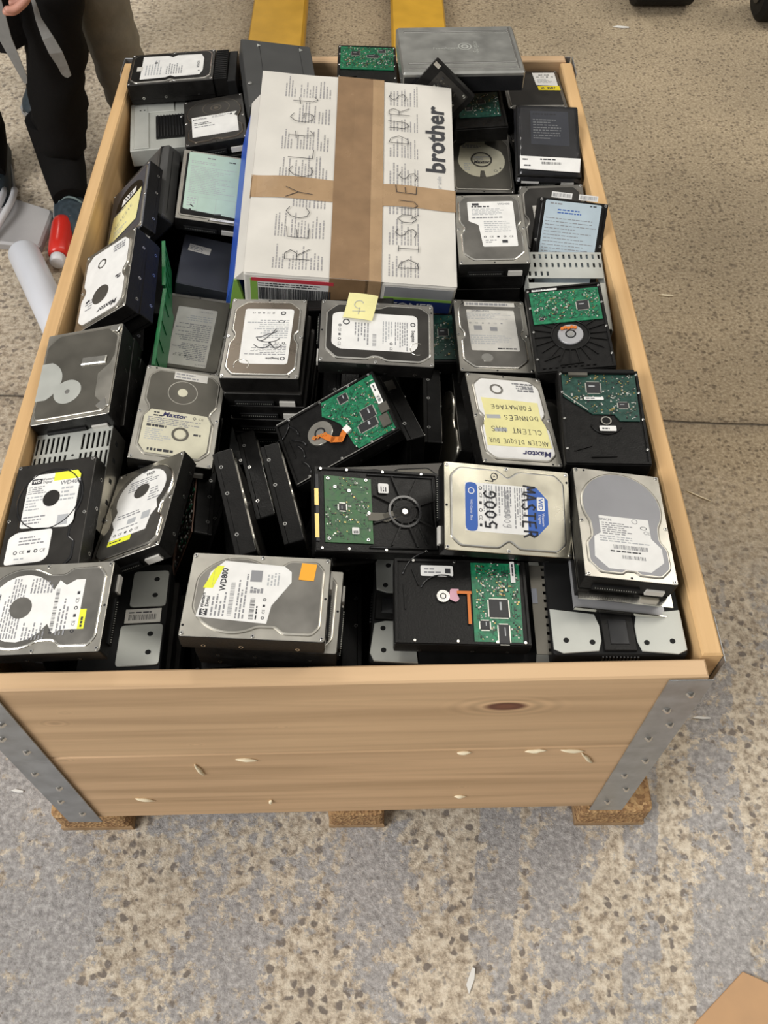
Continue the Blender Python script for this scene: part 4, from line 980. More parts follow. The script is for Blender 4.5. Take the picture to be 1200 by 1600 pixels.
# white-faced Maxtor at left rail
def d_mx2(M, z):
    M.text('Maxtor', -.014, .0560, z, .0120, 'ink', 0, 1.05, .25, .03); M.rows(-.034, -.058, -.006, -.044, 3, z, 'ink_soft', 5, .7)
    M.rows(-.034, .006, -.022, .014, 2, z, 'ink', 8, .8); M.rows(.018, .024, .036, .044, 4, z, 'ink_soft', 9); M.box(.028, .026, z, .007, .004, .00005, 'ink', 20)
drive('max29', 'white-faced hard drive with grey disc print leaning on the left rail', 180, 'max', 'cover_silver', 'paper_white', 'cover_silver', labels=[
    lab(inset(OUT['max'], 4.0), d_mx2), round_mark(3, 26, 16, 'cover_grey'), ring_mark(10, -36, 6, 8.4, 'cover_grey')])
# beige Maxtor
def d_mx3(M, z):
    M.text('Maxtor', -.004, -.0025, z, .0098, 'logo_navy', 0, 1, .25, .03); M.text('CE', .028, -.003, z, .0052, 'ink'); M.ring(.020, -.003, z, .0018, .0026, 'ink', 4)
    M.rows(-.030, -.008, -.018, .001, 2, z, 'ink', 4); M.rows(-.036, -.019, .036, -.008, 4, z, 'ink_soft', 6); M.rows(-.036, -.024, -.004, -.0195, 1, z, 'ink', 12, .8)
    M.rows(-.036, -.044, -.004, -.026, 6, z, 'ink_faint', 13); M.rows(.022, -.030, .038, -.026, 1, z, 'ink', 14, .7); M.rows(-.030, -.060, .004, -.055, 1, z, 'ink', 15, .8)
drive('max38', 'olive-grey hard drive with cream lower label and two round marks', 0, 'max', 'cover_silver', 'cover_dull', 'cover_silver', labels=[
    lab([(-32, -63), (32, -63), (41, -51), (41, -8), (35, 3), (-34, 3), (-41, -8), (-41, -51)], d_mx3, 'paper_cream'), ring_mark(0, 35, 17.5, 18.6, 'cover_silver', z=0), round_mark(0, 35, 6.2, 'paper_cream'),
    ring_mark(6, -30, 7.5, 10.5, 'cover_dull'), round_mark(6, -30, 6.5, 'paper_cream', z=.0003),
    lab([(-14, 56), (28, 56), (28, 68), (-14, 68)], lambda M, z: M.rows(-.012, .057, .026, .067, 2, z, 'ink_soft', 3), 'paper_grey')])
# Seagate, left of the note
def crescent(T_, t):
    M = MB('chrome_edge'); M.tube([(.0245+.0095*math.cos(R(a)), .052+.0095*math.sin(R(a)), t+.0002) for a in range(150, 395, 15)], .0007, 'chrome_edge', 6)
    M.build('vent_outline', T_)
def d_sea(M, z):
    M.text('Seagate', -.014, .040, z, .0058, 'ink', 0, 1, 0, .02); M.ring(-.027, .040, z, .0020, .0032, 'ink', 20)
    M.rows(-.030, .014, .024, .034, 7, z, 'ink_soft', 2); icons(M, -.026, .012, z, 3, .009); M.rows(-.030, -.032, .026, .004, 9, z, 'ink_faint', 9); M.ring(-.020, -.028, z, .003, .0042, 'ink', 20, .7)
    icons(M, -.008, -.044, z, 5, .0065, s=.002); M.ring(-.021, -.044, z, .002, .0036, 'ink', 16)
drive('sea39', 'brown-tinted hard drive with pen scribble on white label, atop a black stack', 180, 'sea', 'cover_grey', 'cover_brown', 'chrome_edge', labels=[
    lab(fillet([(-35, -52), (28, -52), (30, -50), (28, 48), (20, 50), (-31, 50), (-34, 48)], 5, 3), d_sea), crescent,
    lambda T_, t: MBscribble(T_, t, [(-.020, .004), (-.010, .010), (.006, .008), (.010, .002), (-.004, -.004), (-.016, -.010)], [(-.014, -.014), (-.006, -.001), (.004, .009)], [(-.024, .016), (-.016, .022), (-.010, .014), (0, .022), (.012, .016)])])
# Seagate lying across, with the little note
def d_sea2(M, z):
    M.text('Seagate', .004, .046, z, .0062, 'ink', 0, 1, 0, .02); M.ring(-.015, .046, z, .0020, .0034, 'ink', 20)
    M.rows(-.018, .022, .030, .040, 6, z, 'ink_soft', 2); M.rows(-.018, .006, .020, .020, 4, z, 'ink_faint', 3); icons(M, .018, .018, z, 2, .008); M.barcode(.004, -.006, .024, -.001, z, 'ink_soft', 5)
    M.rows(-.014, -.030, .026, -.010, 5, z, 'ink_soft', 6); icons(M, -.008, -.048, z, 5, .0075); M.ring(-.014, -.040, z, .0030, .0046, 'ink', 20)
drive('sea40', 'dark-framed hard drive lying crosswise below the taped box, white label half under a small note', -90, 'sea', 'cover_grey', 'cover_dark', 'chrome_edge', labels=[
    lab(fillet([(-26, -58), (22, -58), (30, -48), (30, 45), (22, 52), (-26, 52), (-30, 48), (-30, -50)], 4, 3), d_sea2), crescent])
# drive with inverted white text label
def d_37(M, z):
    M.text('SEAGATE', -.022, .058, z, .0042, 'ink_soft'); M.rows(-.026, .020, .026, .052, 10, z, 'ink_soft', 31); icons(M, -.014, .044, z, 5, .008, s=.002); M.rows(-.026, -.018, .026, .016, 9, z, 'ink_soft', 33)
    M.rows(-.026, -.034, .020, -.022, 3, z, 'ink_faint', 34); M.text('CHEETAH', -.014, -.042, z, .0045, 'ink_soft')
drive('d37', 'grey-brown hard drive with tall pale upside-down label, right of the green strip', 180, 'plain', 'cover_grey', 'cover_dull', 'cover_dull', chassis='cover_dull', labels=[
    lab(fillet([(-30, -48), (28, -48), (28, 62), (-30, 62)], 2, 2), d_37, 'paper_grey')])
# WD800 at the front
def d_800(M, z):
    M.prism(mm([(6, 56.5), (30, 47.5), (34, 44), (34, 38), (6, 46.5)]), z-.00008, z, 'strip_yellow'); M.rows(.009, .047, .030, .0475, 1, z+.00006, 'ink_soft', 46)
    M.box(-.023, .052, z, .008, .008, .00006, 'ink'); M.text('WD', -.023, .052, z+.0001, .005, 'paper_white', 0, 1, 0, .03)
    M.text('Western', -.009, .0545, z, .0050, 'ink', 0, 1, 0, .03); M.text('Digital', -.010, .0490, z, .0050, 'ink', 0, 1, 0, .03); M.text('WD800', .017, .0365, z, .0085, 'ink', 0, 1, 0, .03)
    M.rows(-.027, .030, .006, .046, 4, z, 'ink_soft', 41); M.barcode(-.026, .0235, .014, .0280, z, 'ink_soft', 4); M.rows(-.029, .010, .030, .021, 3, z, 'ink_soft', 42); M.barcode(-.029, .001, -.004, .006, z, 'ink', 7)
    M.rows(-.029, -.003, -.006, .000, 1, z, 'ink', 44, .5); icons(M, -.027, -.0085, z, 4, .0072, s=.0022); M.box(.023, .003, z, .014, .012, .00005, 'ink_soft'); M.rows(.002, -.006, .014, .008, 4, z, 'ink_soft', 45, .8); M.rows(.012, -.022, .032, -.008, 4, z, 'ink_faint', 47)
drive('wd800', 'grey hard drive with white label and orange square sticker at the front rim', 90, 'wd', 'cover_silver', 'cover_grey', 'cover_silver', labels=[
    lab([(-28.5, 59), (-33.5, -13), (-12, -16), (17, -34), (30, -33), (37, -25), (40.5, 38), (25.5, 51.5)][::-1], d_800),
    lab([(21, -41), (42, -43), (41, -59), (20, -57)], None, 'sticker_orange', 'orange_sticker', .0003)])
# front left WD
def d_22(M, z):
    M.text('Western Digital', 0, .046, z, .005, 'ink', 0, 1, 0, .03); M.rows(-.034, .018, .034, .040, 7, z, 'ink_soft', 51); M.rows(-.036, -.012, -.016, .014, 7, z, 'ink_soft', 52); M.rows(.016, -.012, .036, .014, 7, z, 'ink_soft', 53)
    M.barcode(-.030, -.020, .020, -.016, z, 'ink', 8); M.rows(-.032, -.034, .020, -.022, 3, z, 'ink_soft', 55); icons(M, -.028, -.041, z, 6, .0085)
drive('wd22', 'silver hard drive with round-ended white label and small yellow strip, in the front left corner', 90, 'wd', 'cover_silver', 'cover_grey', 'chrome_edge', labels=[
    lab([(-26, -46), (30, -46), (30, -36), (24, -26), (30, -18)] + arc(0, 20, 38, -60, 240, 16) + [(-30, -20), (-26, -28)], d_22), round_mark(0, 20, 12, 'cover_grey', z=.0002),
    lab([(-26, -46), (-4, -46), (-4, -53), (-26, -53)], lambda M, z: M.rows(-.024, -.052, -.006, -.047, 1, z, 'ink', 4), 'strip_yellow', 'yellow_strip')])
# WD400 black
def d_400(M, z):
    M.prism(mm([(2, 56), (31, 56), (36, 50), (36, 45), (2, 45)]), z-.00008, z, 'strip_yellow')
    M.box(-.020, .047, z, .013, .007, .00006, 'ink'); M.text('WD', -.020, .047, z+.0001, .0055, 'paper_white', 0, 1, 0, .03); M.text('Western', -.006, .049, z, .0045, 'ink'); M.text('Digital', -.006, .0445, z, .0045, 'ink')
    M.text('WD400', .024, .041, z, .0078, 'ink_soft', 0, 1, 0, .02); M.rows(-.029, .030, -.002, .041, 4, z, 'ink_soft', 61); M.rows(-.029, .008, -.008, .028, 5, z, 'ink_faint', 62); M.rows(.014, .016, .034, .036, 4, z, 'ink_faint', 63)
    M.rows(-.029, -.010, .010, .002, 3, z, 'ink_soft', 64); M.box(.022, -.008, z, .013, .013, .00005, 'ink_faint')
def d_400b(M, z):
    M.rows(-.028, -.036, .008, -.024, 3, z, 'ink_soft', 66); icons(M, -.030, -.044, z, 5, .0085, s=.0030); M.rows(-.030, -.054, -.008, -.050, 1, z, 'ink_faint', 67)
drive('wd400', 'black hard drive with stained white label and second white sticker, resting over the left rail', 0, 'wd4', 'cover_dark', 'cover_dark', 'gloss_black', labels=[
    lab(fillet([(-31, -13), (30, -18), (36, -12), (36, 50), (31, 56), (-24, 56), (-31, 46)], 3, 3), d_400), round_mark(3, 22, 10.5, 'cover_dark', z=.0003), ring_mark(3, 22, 4, 6, 'hole_black', z=.0006), ring_mark(0, 22, 39, 40.2, 'gloss_black'),
    lab(fillet([(-42, -58), (5, -58), (12, -52), (12, -18), (-32, -18), (-42, -24)], 4, 3), d_400b, name='label')])
# tilted WD
def d_25(M, z):
    M.ring(-.004, .060, z, .002, .0035, 'ink', 4); M.text('WD', .006, .0525, z, .007, 'ink', 0, 1, 0, .03); M.rows(-.022, .030, .026, .048, 5, z, 'ink_soft', 71); M.rows(.014, .004, .034, .026, 5, z, 'ink_soft', 72)
    M.rows(-.026, -.012, .022, -.004, 2, z, 'ink_soft', 73); M.box(-.002, -.020, z, .012, .008, .00005, 'ink_faint'); M.box(.018, -.018, z, .012, .011, .00005, 'ink_faint'); icons(M, -.022, -.036, z, 5, .008); M.rows(-.02, -.030, .02, -.026, 1, z, 'ink_soft', 75)
drive('wd25', 'steeply tilted silver hard drive with round-topped white label and yellow foot', 0, 'wd', 'cover_silver', 'cover_grey', 'chrome_edge', labels=[
    lab([(-29, -42), (24, -42), (26, -22), (33, -12)] + arc(0, 24, 36, -38, 215, 16) + [(-33, -12), (-27, -24)], d_25), round_mark(0, 26, 11, 'cover_grey', z=.0002),
    lab([(-29, -50), (4, -50), (4, -42.5), (-29, -42.5)], lambda M, z: M.rows(-.026, -.048, 0, -.044, 1, z, 'ink', 4), 'strip_yellow', 'yellow_strip')])
# Samsung-like
def d_sam(M, z):
    M.text('SAMSUNG', -.014, .048, z, .0055, 'ink_soft', 0, 1, 0, .02); M.rows(-.034, .030, .030, .044, 5, z, 'ink_faint', 81); icons(M, -.030, .022, z, 6, .0088, False, 'ink_soft', .002); M.box(-.020, .012, z, .011, .009, .00005, 'ink_soft'); M.box(.002, .010, z, .010, .008, .00005, 'ink_soft')
    M.rows(-.032, -.022, .032, -.002, 5, z, 'ink_faint', 83); M.rows(.004, -.031, .034, -.028, 1, z, 'ink', 84, .8)
drive('sams', 'silver hard drive with plain square label and slim sticker above it', 0, 'sea', 'cover_silver', 'cover_grey', 'chrome_edge', labels=[
    lab(fillet([(-32, -34), (34, -34), (34, 50), (-34, 50)], 2, 2), d_sam, 'paper_grey'), lab([(-36, 58), (36, 58), (36, 67), (-36, 67)], lambda M, z: M.rows(-.033, .059, .033, .066, 1, z, 'ink_soft', 86, .7), 'paper_grey'),
    round_mark(-12, -48, 8, 'chrome_edge', 'bright_dimple')])
# WD with stepped label
def d_10(M, z):
    M.box(-.020, .050, z, .010, .005, .00005, 'ink'); M.text('WD400', .022, .050, z, .0055, 'ink_soft', 0, 1, 0, .02); M.rows(-.026, .043, .024, .047, 1, z, 'ink', 91, .7); M.rows(-.026, .026, .032, .041, 5, z, 'ink_faint', 92); M.rows(-.026, .018, .020, .024, 1, z, 'ink_soft', 93)
    M.rows(-.010, -.010, .032, .014, 6, z, 'ink_faint', 94); icons(M, -.010, -.020, z, 5, .0095); M.box(.018, -.030, z, .008, .006, .00005, 'ink'); M.rows(-.010, -.033, .010, -.025, 2, z, 'ink_soft', 95)
drive('wd10', 'grey hard drive with stepped white label atop a black stack, right of the taped box', 0, 'sea', 'cover_silver', 'cover_grey', 'chrome_edge', labels=[
    lab(fillet([(-14, -40), (36, -40), (36, 56), (-32, 56), (-32, 14), (-18, 6)], 2, 2), d_10)])
# octagonal drive with round label
def d_oct(M, z):
    M.rows(-.030, .030, .002, .038, 3, z, 'ink_soft', 101, .7); M.rows(-.026, .044, -.006, .052, 2, z, 'ink_faint', 102); M.text('Maxtor', 0, -.004, z+.0008, .0085, 'ink', 0, 1, .2, .03); M.rows(-.014, .000, .014, .010, 3, z+.0008, 'ink_faint', 103)
    M.cyl(.030, -.018, z, z+.0001, .0018, 'ink', 10); M.ring(.022, -.024, z, .0022, .0030, 'ink', 16); M.rows(-.030, -.024, -.016, -.006, 4, z, 'ink_faint', 104)
drive('oct', 'dull grey cut-corner hard drive with pale disc-shaped label, behind the stepped-label drive', 0, 'oct', 'cover_grey', 'cover_dull', 'cover_silver', labels=[
    lab([(-37, 12)] + arc(0, 0, 39, 170, 375, 20) + [(34, 22), (8, 40), (8, 58), (-16, 58), (-20, 46), (-34, 34)], d_oct, 'paper_cream'), ring_mark(0, 2, 15, 18, 'cover_dull'), lab([(-3, -24), (3, -24), (5, -39), (-5, -39)], None, 'cover_dull', 'spindle_slot', .0003)])
# dark drive, upper left
def d_33(M, z):
    M.text('MAXTOR', -.024, .004, z, .0055, 'ink', 0, 1, 0, .03); M.rows(-.004, .002, .028, .009, 2, z, 'ink_soft', 111); M.rows(-.034, -.016, .0, -.006, 2, z, 'ink', 112); M.rows(-.034, -.024, .030, -.018, 1, z, 'ink_soft', 113); M.box(.028, .006, z, .004, .004, .00005, 'ink')
drive('dark33', 'dark brown-black hard drive with round top and white label, left of the taped box corner', 0, 'hit', 'cover_dark', 'cover_dark', 'cover_brown', labels=[
    lab([(-38, -52), (38, -52), (38, -4), (33, 2), (38, 12), (-38, 12)], d_33), ring_mark(4, 34, 8, 9.5, 'cover_brown'), ring_mark(4, 34, 22, 23.2, 'cover_brown'), round_mark(4, 34, 4, 'cover_brown')])
# light-green label
def d_34(M, z):
    M.rows(-.012, .056, .012, .062, 1, z, 'ink_soft', 121); M.rows(.022, .054, .036, .059, 1, z, 'ink', 122); M.rows(-.036, .044, .034, .051, 2, z, 'ink_faint', 123); M.rows(-.036, -.020, .036, .040, 16, z, 'ink_faint', 124, .3); M.rows(-.036, -.048, -.022, -.028, 4, z, 'ink_faint', 125)
    for x0, y0, x1, y1 in ((-38, -54, -20, -26), (8, -56, 38, -26), (-20, -56, 8, -26)):
        for a, b in (((x0, y0), (x1, y0)), ((x1, y0), (x1, y1)), ((x1, y1), (x0, y1))): M.strip(mm([a, b]), .0004, z, 'ink_faint')
    M.box(-.028, -.046, z, .007, .0022, .00005, 'ink', -40); M.box(-.030, -.054, z, .003, .003, .00005, 'ink', 20); M.box(.012, -.058, z, .011, .0024, .00005, 'ink', 10)
drive('green34', 'hard drive covered by a large pale green printed label, left of the taped box', 0, 'plain', 'cover_silver', 'cast_black', 'cover_silver', screws=False, labels=[
    lab(fillet([(-41, -54), (41, -60), (42, 68), (-41, 68)], 3, 3), d_34, 'paper_green'), lab([(2, -70.5), (38, -70.5), (38, -66.5), (2, -66.5)], lambda M, z: M.rows(.004, -.0695, .036, -.0675, 1, z, 'ink_soft', 3), name='barcode_strip')])
# black carrier drive at the back left corner
def d_hp(M, z):
    M.text('HITACHI', 0, -.046, z, .0058, 'ink', 0, 1, 0, .03); M.rows(-.026, .016, .024, .046, 6, z, 'ink_faint', 131); M.box(.014, .028, z, .005, .005, .00005, 'ink')
    M.rows(-.026, -.020, .010, .010, 7, z, 'ink_soft', 132); M.box(-.022, -.048, z, .003, .003, .00005, 'ink')
def hp_extra(T_, t):
    M = MB('rubber_black', 'cast_black')
    M.box(0, -.0855, t*.5, .096, .022, t*.9, 'cast_black', 0, .001)
    M.box(0, -.104, t*.42, .100, .015, t*.8, 'rubber_black', 0, .001)
    for i in range(14): M.box(-.044+i*.0067, -.0855, t*.96, .0030, .020, .0016, 'rubber_black')
    M.build('carrier_handle', T_)
drive('hp1', 'black hard drive in a ribbed carrier with wavy-edged white label, in the back left corner', 90, 'hp', 'cover_dark', 'cast_black', 'chrome_edge', labels=[
    lab([(-34, -50), (-20, -55), (20, -55), (34, -50), (36, -8), (30, 0), (36, 8), (38, 52), (-38, 52), (-36, 8), (-31, 0), (-36, -8)], d_hp), lab([(-10, 50), (4, 50), (4, 60), (-10, 60)], None, 'paper_grey', 'small_sticker', .0003)], extra=hp_extra, conn=False)
# yellow-label drive against the left rail
def d_30(M, z):
    M.rows(-.030, .006, .010, .012, 1, z, 'ink_soft', 141, .5); M.hand('REtEStE', -.004, -.012, z, .008, .050, 'ink_soft', 28, .0007, 6); M.rows(-.026, -.044, .016, -.030, 3, z, 'ink_faint', 142)
drive('yel30', 'slate hard drive with black oval mark and pale yellow note, tilted behind the white-faced drive', 0, 'plain', 'case_slate', 'case_slate', 'cover_silver', labels=[
    round_mark(6, 20, 36, 'cast_black', 'black_oval', 0, .9), lab([(-14, 18), (22, 24), (23, 36), (-12, 32)], lambda M, z: M.text('WD', .004, .0275, z, .012, 'ink', 8, 1, 0, .03), 'paper_white', 'logo_sticker', .0005),
    lab([(-40, -52), (34, -46), (40, 20), (-34, 8)], d_30, 'note_yellow', 'sticky_note', .0008, 'pale yellow note')])
# large bare drive with bright flanges at the left rail
def q_extra(T_, t):
    M = MB('cover_silver', 'chrome_edge')
    M.prism(mm([(52, 60), (49, 20), (44, 6), (30, -8), (31, -44), (38, -52), (50, -62), (52, -62)]), t-.0002, t+.0006, 'cover_silver', .0003)
    M.box(.022, .014, t+.0012, .034, .012, .0036, 'chrome_edge', -4, .0012)
    M.prism(mm(fillet([(36, 62), (48, 58), (51, 68), (40, 71)], 2, 3)), t, t+.0012, 'chrome_edge', .0004); M.prism(mm(fillet([(34, -60), (46, -48), (50, -62), (42, -68)], 2, 3)), t, t+.0012, 'chrome_edge', .0004)
    M.build('bright_bracket', T_)
    S = MB('plate_pale', 'hole_black'); S.cyl(-.008, -.030, t+.0001, t+.0008, .0185, 'plate_pale', 36); S.cyl(-.008, -.030, t+.0008, t+.0011, .0034, 'screw', 14); S.build('round_plate', T_)
    S = MB('plate_pale'); p = arc(-53, -8, 34, -62, 62, 14); S.prism(mm([(-51, -38)] + [q for q in p if q[0] > -51] + [(-51, 22)]), t+.0001, t+.0007, 'plate_pale'); S.build('arc_plate', T_)
drive('quan', 'large bare dark-topped hard drive with bright curved bracket and round plate, at the left rail', 0, 'qtm', 'cover_silver', 'cover_dull', 'cover_silver', extra=q_extra, screws=False, dims=(.106, .147, .034), hole=False)
# half-hidden drives at the right
def d_g11(M, z): M.text('CE 3ON', 0, .025, z, .0085, 'ink', 0, 1, 0, .03); M.rows(-.030, .008, .030, .018, 3, z, 'ink_soft', 151)
drive('grey11', 'grey hard drive with pale label mostly hidden behind the propped blue-label drive', 0, 'sea', 'cover_grey', 'cover_dark', 'cover_grey', labels=[lab([(-30, -10), (36, -10), (36, 34), (-32, 30)], d_g11, 'paper_grey')])
def d_6(M, z): M.text('MHZ', -.004, .050, z, .006, 'ink'); icons(M, -.014, .044, z, 4, .0085); M.rows(-.020, .026, .022, .038, 4, z, 'ink_faint', 161)
drive('lab6', 'grey hard drive with yellow warning strip on white label, back right corner', 0, 'plain', 'cover_grey', 'cover_dark', 'cover_grey', labels=[
    lab([(6, 12), (44, 8), (44, 62), (4, 62)], lambda M, z: (M.text('80 GB', .024, .052, z, .0075, 'ink'), icons(M, .012, .044, z, 4, .0085), M.rows(.010, .020, .040, .036, 4, z, 'ink_faint', 162))),
    lab([(8, -8), (46, -10), (46, 8), (8, 8)], lambda M, z: (M.box(.016, 0, z, .006, .005, .00005, 'ink', 12), M.rows(.024, -.006, .042, .004, 2, z, 'ink', 163, .7)), 'warn_yellow', 'warning_strip')])
# propped blue-label drive
def d_b11(M, z):
    M.rows(-.034, .050, -.012, .054, 1, z, 'ink_soft', 171); M.rows(.024, .051, .038, .055, 1, z, 'ink', 172); M.rows(-.022, .038, .026, .046, 2, z, 'wd_blue', 173, .4); M.rows(-.038, -.050, .038, .034, 18, z, 'ink_soft', 174, .22)
T_b11 = drive('blue11', 'black hard drive propped steeply at the right rail, covered by a pale blue label', 0, 'plain', 'cast_black', 'cast_black', 'cast_black', mat4=pose('blue11'), labels=[
    lab(fillet([(-41, -66), (41, -66), (41, 56), (-41, 56)], 2, 2), d_b11, 'paper_blue'), lab([(-34, 60), (-4, 60), (-4, 68), (-34, 68)], lambda M, z: M.barcode(-.032, .0615, -.006, .0665, z, 'ink_soft', 5), name='barcode_strip'),
    lab([(6, 60), (34, 60), (34, 68), (6, 68)], lambda M, z: M.barcode(.008, .0615, .032, .0665, z, 'ink_soft', 6), name='barcode_strip')], dims=(.1016, .1176, .026))

# ---------------------------------------------------------------- drives lying board side up
def ex13(T_, z):
    sticker(T_, -25, 69, 34, 5, z+.0006, 'paper_white', lambda M, q: M.rows(-.015, -.002, .015, .002, 1, q, 'ink_soft', 3), 'barcode_strip')
    M = MB('flex_orange', 'gold')
    for i in range(5): M.cyl(-.010+i*.0042, -.005+(.0012 if i % 2 else 0), z+.0026, z+.0042, .0024, 'flex_orange', 10)
    M.build('motor_contacts', T_)
    C_ = MB('cast_black', 'chip')
    for i in range(9): C_.box(-.040+i*.008, -.066, z+.001, .004, .002, .0012, 'cast_black')
    C_.build('foot_ribs', T_)
underside('pcb13', 'board-up hard drive with plain green circuit board and silver motor hub, near the right rail', 0, [(-45, 8), (45, 8), (46, 64), (-46, 64)], 'pcb_green', [(22, 34, 15, 15), (-34, 16, 5, 4)], 190, 11, (0, -14, 17, 'plate_grey'), 22, ex13)
def ex15(T_, z):
    sticker(T_, -9, 26, 24, 4.5, z+.0022, 'paper_white', lambda M, q: M.rows(-.010, -.0018, .010, .0018, 1, q, 'ink', 3), 'barcode_strip')
    sticker(T_, 4, -20, 20, 8, z+.0012, 'paper_white', lambda M, q: M.rows(-.007, -.0028, .007, .002, 1, q, 'ink', 4))
    M = MB('cover_dark', 'cast_black'); M.cyl(.003, -.008, z, z+.0014, .007, 'cast_black', 20); M.ring(.003, -.008, z+.0015, .005, .0065, 'cover_silver'); M.tube([(.003+.020*math.cos(R(a)), -.008+.020*math.sin(R(a)), z+.0006) for a in range(200, 340, 10)], .0008, 'cast_black', 6); M.build('hub_cover', T_)
    B = MB('pcb_dark', 'paper_grey', 'rubber_black'); B.box(0, .069, z+.003, .090, .006, .005, 'rubber_black', 0, .0005); B.box(-.026, .064, z+.003, .024, .005, .0044, 'cover_dull'); B.build('connector', T_)
    S = MB('solder'); S.strip(mm([(-46, 34), (-18, 8)]), .0012, z+.0020, 'solder'); S.build('board_edge_track', T_)
underside('pcb15', 'board-up black hard drive with slant-edged green circuit board at the right rail', 0, [(-46, 30), (-12, 2), (8, 2), (14, 2), (20, -8), (44, -8), (46, 68), (-46, 68)], 'pcb_dark', [(-8, 44, 17, 17), (26, 16, 12, 9)], 200, 12, None, 0, ex15)
def ex20(T_, z):
    sticker(T_, -36, -26, 13, 36, z+.0004, 'paper_white', lambda M, q: (M.rows(-.004, -.014, .004, .006, 2, q, 'ink_soft', 3, rot=90), M.box(0, .012, q, .006, .006, .00005, 'ink')), 'label') 
    S = MB('solder'); S.cyl(-.005, -.020, z, z+.0022, .0072, 'screw', 24); S.ring(-.005, -.020, z+.0023, .0025, .0035, 'hole_black'); S.build('motor_hub', T_)
    F = MB('pink_flex', 'flex_orange')
    F.prism(mm(fillet([(-14, -12), (-2, -14), (2, -6), (-2, -2), (-8, -5), (-14, -2)], 2, 3)), z+.0016, z+.0020, 'pink_flex')
    F.strip(mm([(-10, -4), (-10, 10)]), .0035, z+.0021, 'flex_orange'); F.strip(mm([(-10, 8), (26, 8)]), .0035, z+.0018, 'flex_orange'); F.build('flex_cable', T_)
    L_ = MB('gloss_black'); L_.tube([(-.005+.026*math.cos(R(a)), -.020+.026*math.sin(R(a)), z+.0006) for a in range(150, 250, 8)], .0009, 'gloss_black', 6); L_.tube([(-.020+.040*math.cos(R(a)), -.030+.035*math.sin(R(a)), z+.0006) for a in range(190, 260, 8)], .0009, 'gloss_black', 6); L_.build('cast_ribs', T_)
    sticker(T_, -36, 58, 26, 5, z+.0022, 'paper_white', lambda M, q: M.rows(-.010, -.0018, .010, .0018, 1, q, 'ink', 9), 'barcode_strip')
underside('pcb20', 'board-up black hard drive, green circuit board on its right half, lying at the front rim', -90, [(-47, 12), (47, 12), (48, 64), (-48, 66)], 'pcb_green', [(8, 40, 21, 21), (28, 24, 10, 10), (38, 44, 22, 11)], 230, 13, None, 0, ex20)
def ex45(T_, z):
    G = MB('gold', 'chip'); G.box(.0, .0705, z+.002, .080, .004, .003, 'chip', 0, .0004)
    G.box(-.022, .0715, z+.0037, .028, .0045, .0006, 'gold'); G.box(.012, .0715, z+.0037, .020, .0045, .0006, 'gold'); G.build('sata_connector', T_)
    M = MB('pink_flex', 'cover_dull'); M.strip(mm([(-8, 10), (-8, -8), (-2, -24)]), .010, z+.0020, 'cover_dull'); M.build('flex_cable', T_)
    sticker(T_, 27, -6, 12, 12, z+.0022, 'paper_white', lambda M, q: M.rows(-.004, -.004, .004, .004, 3, q, 'ink', 6), 'small_sticker')
    sticker(T_, -26, 28, 8, 8, z+.0022, 'paper_white', lambda M, q: M.rows(-.003, -.003, .003, .003, 3, q, 'ink', 7), 'small_sticker')
    W_ = MB('cast_black')
    for a in range(0, 360, 45): 
        c, s = math.cos(R(a+20)), math.sin(R(a+20)); W_.box(0+.030*c, -.030+.024*s, z+.0010, .030, .0020, .0030, 'cast_black', a+20)
    W_.ring(0, -.030, z+.0026, .017, .0195, 'gloss_black'); W_.tube([(-.044, .012, z+.001), (-.044, -.066, z+.001), (.044, -.066, z+.001), (.044, .012, z+.001)], .0014, 'cast_black', 6); W_.build('web_ribs', T_)
underside('pcb45', 'board-up black hard drive with olive circuit board left and spoked casing right, in the centre', 90, [(-40, 8), (38, 8), (40, 62), (-40, 62)], 'pcb_olive', [(2, 42, 8, 8)], 90, 14, (0, -30, 15, 'cast_black'), 0, ex45, screws_b=[(36, 58), (-36, 58), (36, 14), (-36, 14), (26, 50), (22, 34), (-4, 12)])
def ex42(T_, z):
    F = MB('flex_orange', 'gold', 'paper_white')
    F.strip(mm([(12, 12), (22, 2), (16, -8), (4, -16)]), .008, z+.0034, 'flex_orange')
    for i in range(4): F.cyl(.003-.001*i, -.014-.005*i, z+.0034, z+.0040, .0026, 'flex_orange', 10); F.cyl(.003-.001*i, -.014-.005*i, z+.0040, z+.0042, .0012, 'gold', 8)
    F.box(.013, .014, z+.003, .010, .008, .003, 'paper_white', 20); F.build('flex_cable', T_)
    sticker(T_, -14, 66, 34, 7, z+.0026, 'paper_white', lambda M, q: (M.rows(-.014, -.002, .002, .002, 1, q, 'ink', 3), M.barcode(.004, -.002, .014, .002, q, 'ink', 3)), 'barcode_strip')
    B = MB('cover_dull', 'chip'); B.box(.030, .062, z+.003, .018, .012, .004, 'cover_dull', 0, .0004); B.box(.012, .067, z+.003, .014, .012, .004, 'cover_dull', 0, .0004); B.build('connector', T_)
    L_ = MB('gloss_black')
    for x, y, a in ((32, -52, 15), (6, -52, 10), (-8, -50, 40), (-30, -52, 25), (-34, -62, -40)): L_.tube([tuple(Vector((x*.001+.012*(k/6-.5)*2*math.cos(R(a)), y*.001+.012*(k/6-.5)*2*math.sin(R(a))+.003*math.sin(k*math.pi/6), z+.0010))) for k in range(7)], .0010, 'gloss_black', 6)
    L_.build('cast_ribs', T_)
    for sx in (-1, 1): E_ = MB('chrome_edge'); E_.box(sx*.0495, -.010, z+.0022, .0012, .120, .0012, 'chrome_edge'); E_.build('bare_edge', T_)
